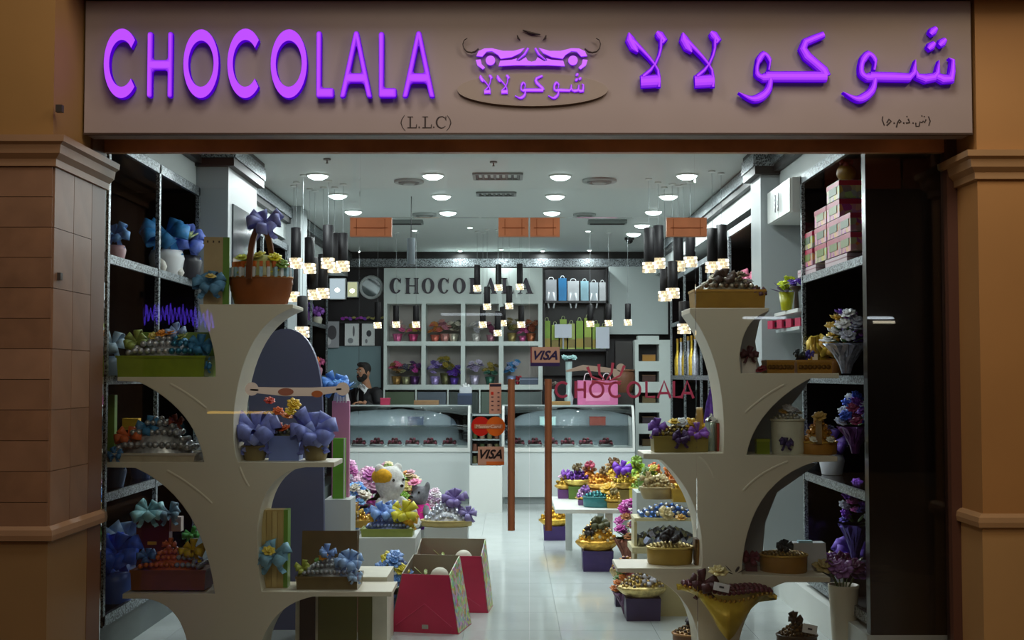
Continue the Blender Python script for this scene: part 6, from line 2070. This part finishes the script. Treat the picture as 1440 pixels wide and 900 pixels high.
for px0, px1, py0, py1, tx in ((780, 804, 456, 475, 'white price card before the lime green bags'), (838, 857, 460, 490, 'taller white price card at the right end of the lime bags')):
    a, b_ = at(px0, py1, YS - .12), at(px1, py0, YS - .12)
    t = thing('price_card', tx, 'card', ((a.x + b_.x) / 2, YS - .12, zG))
    hz = b_.z - a.z
    MB().box((0, 0, a.z - zG + hz / 2), (b_.x - a.x, .008, hz)).build('card', M('ccd3e0', .5), t)
    MB().box((0, .02, (a.z - zG) / 2 + .01), (.02, .03, max(.02, a.z - zG + .02))).build('stand', M('9aa4b0', .4), t)
# things in the slot rack
for k, (a_, b2_) in enumerate(slots):
    zq = at(900, b2_, RY).z + .002
    t, W_, H_, D_ = box_thing('gift_box', '%s small dark item from the top in the slots of the white rack' % ORD[k], 'gift box', 912, b2_, RY + .15, 18, 9, .1, ['a8782c', '4a3028', '6a5a3a', '3a3038', '5a4a2a'][k], z=zq)
    MB().box((0, 0, H_), (W_ * 1.03, D_ * 1.03, .01)).build('lid', M('7a5a3a', .4), t)
t = thing('wicker_basket', 'brown wicker basket on the counter end beside the slot rack', 'basket', (at(876, 512, BY - .3).x, BY - .42, 1.37))
MB().lathe((0, 0, 0), [(.10, 0), (.14, .1), (.15, .2), (.13, .3), (.12, .3), (.12, .05)], 24, wob=lambda a, i: 1 + .02 * (1 if (int(a * 24 / 6.283) + i) % 2 else -1)).build('body', M('7a5038', .6), t)
MB().tube([(.14 * math.cos(a * PI / 12), .14 * math.sin(a * PI / 12), .3) for a in range(24)], .012, 6, True).build('rim', M('8a5f42', .6), t)
t = box_thing('plinth', 'dark cabinet under the wicker basket', 'cabinet', 876, 700, BY - .42, 26, 10, .3, '3a3634', z=0.0)[0]
for c in t.children:
    bpy.data.objects.remove(c)
MB().box((0, 0, .685), (.26, .28, 1.37)).build('body', M('3a3634', .4), t)

t = thing('blossom_garland', 'row of small violet blossoms on a ledge above the white posters', 'garland', (at(513, 448, YB).x, YB, at(513, 452, YB).z))
MB().b2(-.33, .28, -.02, .05, -.02, 0).build('ledge', BLACKM, t)
for k in range(12):
    flower_mesh((-.30 + k * .05, -.01, .035 + .012 * (k % 2)), .034, k).build('blossom', SATIN(['a83ab8', 'c85ad0', '8a4ac0', 'c9c07a'][k % 4 if k < 8 else 3]), t)
# left deep wall: bits of colour on the shelves
for i, (px, z, h_, c1, c2, tx) in enumerate([(372, 1.602, .3, 'd8d4d8', 'c23a9a', 'magenta bowed gift on the left cabinet behind the column'), (398, 1.602, .26, 'c9ccd4', 'd87ab0', 'pink bowed gift beside the magenta one'), (384, .952, .34, '6a8ab0', 'd8b04a', 'yellow bowed gift low on the left cabinet behind the column'),
                                           (440, 1.602, .26, 'e08a2c', 'd8703a', 'orange gift on the deep left shelf'), (447, 1.602, .24, 'd8a0b0', 'c85a8a', 'rose gift on the deep left shelf'), (430, 2.277, .26, '8a5aa0', '6a4a9a', 'violet gift on the top deep left shelf'), (446, 2.277, .24, 'd8d4c0', '9a5ac0', 'lilac gift at the far end of the top left shelf')]):
    small_bow_gift(tx, px, z, -2.36 if px < 420 else -2.58, h_, c1, c2)

# ================================================================== STICKERS ON THE GLASS
GF = -0.0075


def sticker(name, label, px0, py0, px1, py1, base, y=GF):
    a, b_ = at(px0, py1, y), at(px1, py0, y)
    t = thing(name, label, 'sticker', ((a.x + b_.x) / 2, y, a.z))
    o = sbuild(MB().b2(a.x, b_.x, y - .0012, y + .0012, a.z, b_.z), 'sheet', M(base, .5), t)
    return t, a, b_


def rect_on(t, px0, py0, px1, py1, col, nm='band', y=GF - .0018):
    a, b_ = at(px0, py1, GF), at(px1, py0, GF)
    return sbuild(MB().b2(a.x, b_.x, y - .0006, y + .0006, a.z, b_.z), nm, M(col, .5), t)


def word_on(t, body, px0, py0, px1, py1, col, shear=0, off=0.0, y=GF - .0026, nm='lettering', nmat=None):
    a, b_ = at(px0, py1, GF), at(px1, py0, GF)
    o = put_text(nm, body, a.x, b_.x, a.z, b_.z, y, nmat or M(col, .5), t, shear, off)
    o.matrix_parent_inverse = Matrix.Translation(-t.location)
    return o


t, a, b_ = sticker('card_sticker', 'square card payment sticker with a navy lower band high on the right door', 746, 488, 787, 515, 'c4a493')
rect_on(t, 746, 510, 787, 515, '2a2160')
rect_on(t, 746, 488, 748, 510, '8a4a50')
word_on(t, 'VISA', 751, 493, 784, 506, '241f52', .35, .03)
t, a, b_ = sticker('card_sticker', 'low card payment sticker with an orange lower band on the left door', 672, 628, 709, 654, 'cdaa98')
rect_on(t, 684, 649, 709, 654, 'e07a34')
word_on(t, 'VISA', 675, 632, 706, 645, '17131c', .35, .03)
t = thing('card_sticker', 'round red and orange double disc card sticker on the left door', 'sticker', at(687, 613, GF))
for cx, c, yy in ((676, 'd02418', 0), (697, 'e0701c', -.0008)):
    p = at(cx, 599.5, GF)
    sbuild(MB().prism([ell_loop(p.x, p.z, 14 / sc_at(0) * .95, 13.6 / sc_at(0), 32)], GF - .0018 + yy, GF + yy), 'disc', M(c, .45), t)
rect_on(t, 667, 596.5, 707, 602.5, 'c98a68', y=GF - .0034)
word_on(t, 'MasterCard', 669, 597.3, 705, 602, 'e8d4c4', .2, .02, y=GF - .0046)
t, a, b_ = sticker('hours_sticker', 'narrow pink notice strip with a dark heading on the left door', 688, 539, 705, 582, 'd2a898')
rect_on(t, 689, 540, 705, 543.5, '2a2440')
rect_on(t, 690.5, 551, 694, 555, 'd03a28', 'mark')
for k in range(5):
    for j in range(2):
        if not (k == 0 and j == 0):
            rect_on(t, 691 + j * 8.5, 551.5 + k * 6.0, 694 + j * 8.5, 553 + k * 6.0, '4a3a48', 'mark')
PINK = M('b04468', .45)
t = thing('window_lettering', 'thin rose shop name lettering with a small crown on the right door glass', 'lettering', at(878, 560, GF))
for ch_, a0, a1 in (('C', 780, 802), ('H', 808, 824), ('O', 828, 850), ('C', 855, 877), ('O', 881, 902), ('L', 907, 921), ('A', 924, 944), ('L', 946, 957), ('A', 957, 976)):
    p, q = at(a0, 560, GF), at(a1, 536, GF)
    k_ = 3.6 / sc_at(0)
    w, h = q.x - p.x, q.z - p.z
    b = MB()
    T2 = lambda u, v: (p.x + u * w, p.z + v * h)
    sk = {'O': [ell_loop((p.x + q.x) / 2, (p.z + q.z) / 2, w / 2 - k_ / 2, h / 2 - k_ / 2, 24, 0, 2 * PI, True)], 'C': [ell_loop((p.x + q.x) / 2, (p.z + q.z) / 2, w / 2 - k_ / 2, h / 2 - k_ / 2, 20, .8, 2 * PI - .8, True)],
          'H': [[T2(.1, 0), T2(.1, 1)], [T2(.9, 0), T2(.9, 1)], [T2(.1, .5), T2(.9, .5)]], 'L': [[T2(.15, 1), T2(.15, .07), T2(1, .07)]], 'A': [[T2(.05, 0), T2(.5, 1), T2(.95, 0)], [T2(.2, .3), T2(.8, .3)]]}[ch_]
    for i_, st_ in enumerate(sk):
        b.stroke(st_, k_, GF, .0012)
    sbuild(b, 'letter', PINK, t)
b = MB()
for pts_ in ([(826, 516), (832, 530), (850, 536)], [(842, 512), (843, 526), (850, 534)], [(862, 510), (860, 524), (853, 534)], [(878, 514), (872, 528), (856, 536)], [(832, 536), (854, 540), (874, 536)]):
    b.stroke([(at(x, y, GF).x, at(x, y, GF).z) for x, y in pts_], [.016, .012, .006], GF, .0012)
sbuild(b, 'crown', M('c0506e', .45), t)
WV = M('c9c8c0', .5)
for sx, lab, ctr in ((0, 'white and brown bone shaped logo decal on the left fixed glass', (418, 550)),):
    t = thing('logo_decal', lab, 'sticker', at(ctr[0], ctr[1] + 12, GF))
    b = MB()
    L_ = lambda x, y: (at(x, y, GF).x, at(x, y, GF).z)
    b.stroke([L_(352, 548), L_(400, 551), L_(440, 551), L_(480, 547)], [.03, .046, .046, .03], GF, .0012)
    sbuild(b, 'band', WV, t)
    for cx in (354, 482):
        c_ = L_(cx, 547)
        sbuild(MB().prism([ell_loop(c_[0], c_[1], .036, .036, 20)], GF - .0012, GF), 'knob', WV, t)
    c_ = L_(402, 551)
    sbuild(MB().prism([ell_loop(c_[0], c_[1], .042, .02, 20)], GF - .0024, GF - .0012), 'oval', M('8a5a48', .5), t)
    c_ = L_(446, 554)
    sbuild(MB().prism([ell_loop(c_[0], c_[1], .03, .018, 20)], GF - .0024, GF - .0012), 'oval', M('9a5a30', .5), t)
t = thing('logo_decal', 'white hooked logo decal above the rose lettering on the right door', 'sticker', at(850, 530, GF))
b = MB()
b.stroke([L_(796, 522), L_(820, 517), L_(850, 520), L_(868, 522)], [.01, .03, .028, .02], GF + .0005, .0008)
sbuild(b, 'band', WV, t)
for cx, cy in ((873, 517), (868, 526)):
    c_ = L_(cx, cy)
    sbuild(MB().prism([ell_loop(c_[0], c_[1], .024, .022, 18)], GF - .0008, GF + .0004), 'knob', WV, t)

# ================================================================== CASHIER
SKIN = M('a8785c', .55)
JCK = M('16161a', .7, 0, 'noise', 40, .2)
mp = at(517, 566, 16.66 + CAMY)
man = thing('person', 'bearded man in a black jacket and white shirt looking down behind the left counter', 'person', (mp.x, mp.y, 0.0), -.75)
# local frame: faces -y, x to his left as seen from the front
b = MB()
hd = Vector((0, -.07, 1.645))
b.ell(hd, (.074, .092, .112), 18, 14)
b.ell(hd + Vector((0, -.03, -.07)), (.056, .062, .055), 14, 10)
b.tube([hd + Vector((0, -.088, .02)), hd + Vector((0, -.108, -.018))], [.010, .017], 8)
b.ell(hd + Vector((0, -.082, .035)), (.055, .018, .014), 10, 6)
for s in (-1, 1):
    b.ell(hd + Vector((s * .076, .008, -.01)), (.012, .022, .033), 10, 8)
b.tube([(0, .0, 1.40), (0, -.03, 1.50), (0, -.06, 1.58)], [.062, .056, .056], 12)
# torso, legs, arms under the clothes
b.tube([(0, .05, .90), (0, .05, 1.05), (0, .03, 1.25), (0, .01, 1.40)], [.13, .125, .15, .11], 14)
for s in (-1, 1):
    b.tube([(s * .09, .05, .92), (s * .10, .03, .50), (s * .10, .06, .10)], [.085, .06, .042], 12)
    b.ell((s * .10, .0, .04), (.042, .11, .035), 12, 8)
    b.tube([(s * .14, .01, 1.40), (s * .19, .0, 1.38), (s * .24, -.02, 1.24), (s * .25, -.06, 1.12), (s * .17, -.22, 1.26)], [.06, .058, .048, .043, .03], 12)
    w = Vector((s * .17, -.22, 1.26))
    pd = Vector((-s * .35, -.85, -.15)).normalized()
    pc = w + pd * .05
    b.ell(pc, (.040, .045, .020), 12, 8, Matrix.Rotation(s * .4, 3, 'Z'))
    side = Vector((pd.y, -pd.x, 0)).normalized()
    for k, (off, ln) in enumerate(((-.027, .062), (-.009, .074), (.009, .07), (.026, .056))):
        p0 = pc + side * off + pd * .03
        b.tube([p0, p0 + pd * ln * .45 + Vector((0, 0, .008)), p0 + pd * ln * .8 + Vector((0, 0, -.004)), p0 + pd * ln + Vector((0, 0, -.018))], [.0095, .009, .0085, .007], 8)
    p0 = pc - side * s * -.030 - pd * .01
    b.tube([p0, p0 + side * s * .022 + pd * .02, p0 + side * s * .026 + pd * .05], [.012, .0105, .008], 8)
remesh_obj(b, 'body', SKIN, man, .0075, 2)
# jacket
b = MB()
b.tube([(0, .05, .84), (0, .05, .98), (0, .035, 1.18), (0, .015, 1.34), (0, .01, 1.43)], [.155, .15, .18, .165, .085], 18)
for s in (-1, 1):
    b.ell((s * .125, .02, 1.37), (.085, .08, .075), 12, 8)
    b.tube([(s * .13, .012, 1.385), (s * .195, .0, 1.365), (s * .245, -.02, 1.24), (s * .255, -.06, 1.125), (s * .19, -.19, 1.245)], [.08, .077, .064, .06, .045], 14)
remesh_obj(b, 'jacket', JCK, man, .012, 3, 'black suit jacket')
b = MB()
b.tube([(0, .05, .70), (0, .05, .98)], [.15, .15], 16)
for s in (-1, 1):
    b.tube([(s * .09, .05, .90), (s * .10, .03, .50), (s * .10, .055, .07)], [.10, .078, .066], 14)
remesh_obj(b, 'trousers', M('1a1a20', .7), man, .013, 2)
for s in (-1, 1):
    MB().ell((s * .10, -.01, .045), (.05, .135, .045), 14, 8).build('shoe', M('0f0d0d', .3), man)
# shirt front, collar, lapels
b = MB()
for j in range(9):
    z = 1.06 + j * .045
    w = .028 + .066 * j / 8
    yy = {0: -.142, 8: -.085}.get(j, -.142 - .012 * math.sin(j * .5))
b.ell((0, -.035, 1.30), (.085, .135, .17), 16, 12)
b.build('shirt', M('d8dadc', .6), man, 'white shirt front')
for s in (-1, 1):
    MB().box((s * .04, -.10, 1.455), (.07, .012, .045), R=Matrix.Rotation(s * .5, 3, 'Y') @ Matrix.Rotation(.3, 3, 'X')).build('collar', M('e2e4e6', .6), man)
    MB().prism([[(s * .035, 1.44), (s * .13, 1.38), (s * .11, 1.27), (s * .02, 1.10)][::s]], -.178, -.168).build('lapel', M('101014', .5), man)
# hair, beard, brows, eyes, mouth
HAIR = M('16110f', .7, 0, 'noise', 90, .4)
b = MB()
b.ell(hd + Vector((0, .018, .045)), (.082, .09, .088), 16, 12)
b.ell(hd + Vector((0, -.045, .098)), (.066, .05, .034), 12, 8)
for s in (-1, 1):
    b.ell(hd + Vector((s * .07, .0, .02)), (.014, .04, .055), 10, 8)
remesh_obj(b, 'hair', HAIR, man, .009, 2)
b = MB()
b.ell(hd + Vector((0, -.045, -.088)), (.058, .055, .046), 12, 10)
for s in (-1, 1):
    b.ell(hd + Vector((s * .056, -.03, -.06)), (.02, .045, .045), 10, 8)
b.ell(hd + Vector((0, -.098, -.046)), (.032, .012, .009), 10, 6)
remesh_obj(b, 'beard', HAIR, man, .008, 2, 'dark full beard')
for s in (-1, 1):
    MB().ell(hd + Vector((s * .031, -.085, .012)), (.013, .008, .007), 8, 6).build('eye', M('e0dcd6', .3), man)
    MB().ell(hd + Vector((s * .031, -.092, .010)), (.006, .003, .006), 8, 6).build('pupil', M('120d0b', .3), man)
    MB().ell(hd + Vector((s * .032, -.092, .034)), (.021, .007, .005), 8, 6).build('eyebrow', HAIR, man)
MB().ell(hd + Vector((0, -.101, -.062)), (.020, .006, .006), 8, 6).build('mouth', M('7a4038', .5), man)


# ================================================================== ACROSS THE HALL (seen only as reflections)
OY = -14.0
struct(MB().b2(-12, 12, OY - .3, OY - .1, 0, 6).build('wall_opposite', M('2a211a', .6)))

area('opposite_wall_fill', (0, OY + 3.5, 7.5), (0, OY, 5.2), 4.0, 420, (1.0, 0.8, 0.6), size_y=.6)  # unseen lamp added to brighten the opposite wall for its reflection
for k, c_ in enumerate(('9a4a22', '6f655e', '7a3a1c', 'a0643c', '8a3c18', '92452a', '6a5f58', 'a84e20', '8f4420', '75685e', '9c4a22', '80401f')):  # coloured panels added out of view for the shopfront to reflect
    o = MB().b2(-7.8 + k * 1.3, -6.55 + k * 1.3, OY - .12, OY - .02, 4.7, 6.2).build('reflection_panel', M(c_, .6), bpy.data.objects['wall_opposite'])


def across(px, py):
    q = at(px, py, -OY)
    return Vector((q.x, OY, q.z))


b = MB()
pts = []
for k in range(46):
    x = 172 + 128 * k / 45
    pts.append(across(x, 441 + (11 if k % 2 else -11) * (1 - .3 * math.sin(k)) + .0022 * (x - 225) ** 2))
b.tube(pts, .022, 6)
tag(b.build('neon_tube', EM('6a48ff', 4.5)), 'violet zigzag neon tube across the hall, reflected in the left glass', 'neon light')
for (xa, xb_, y_, c, e, tx) in ((1045, 1105, 447, 'eaf4ff', 9, 'white tube lamp across the hall reflected over the right tree trunk'), (1220, 1256, 447, 'eaf4ff', 9, 'white tube lamp across the hall reflected at the right cabinet post'),
                                (1228, 1258, 453, 'fff0d0', 8, 'second white tube lamp across the hall just under the other'), (292, 384, 580, 'ffc850', 5, 'amber tube lamp across the hall reflected on the left tree trunk'),
                                (620, 706, 442, 'eaf4ff', 5, 'white tube lamp across the hall reflected over the cubbies')):
    p, q = across(xa, y_), across(xb_, y_)
    tag(MB().tube([p, q], .022, 8).build('tube_lamp', EM(c, e)), tx, 'tube lamp')
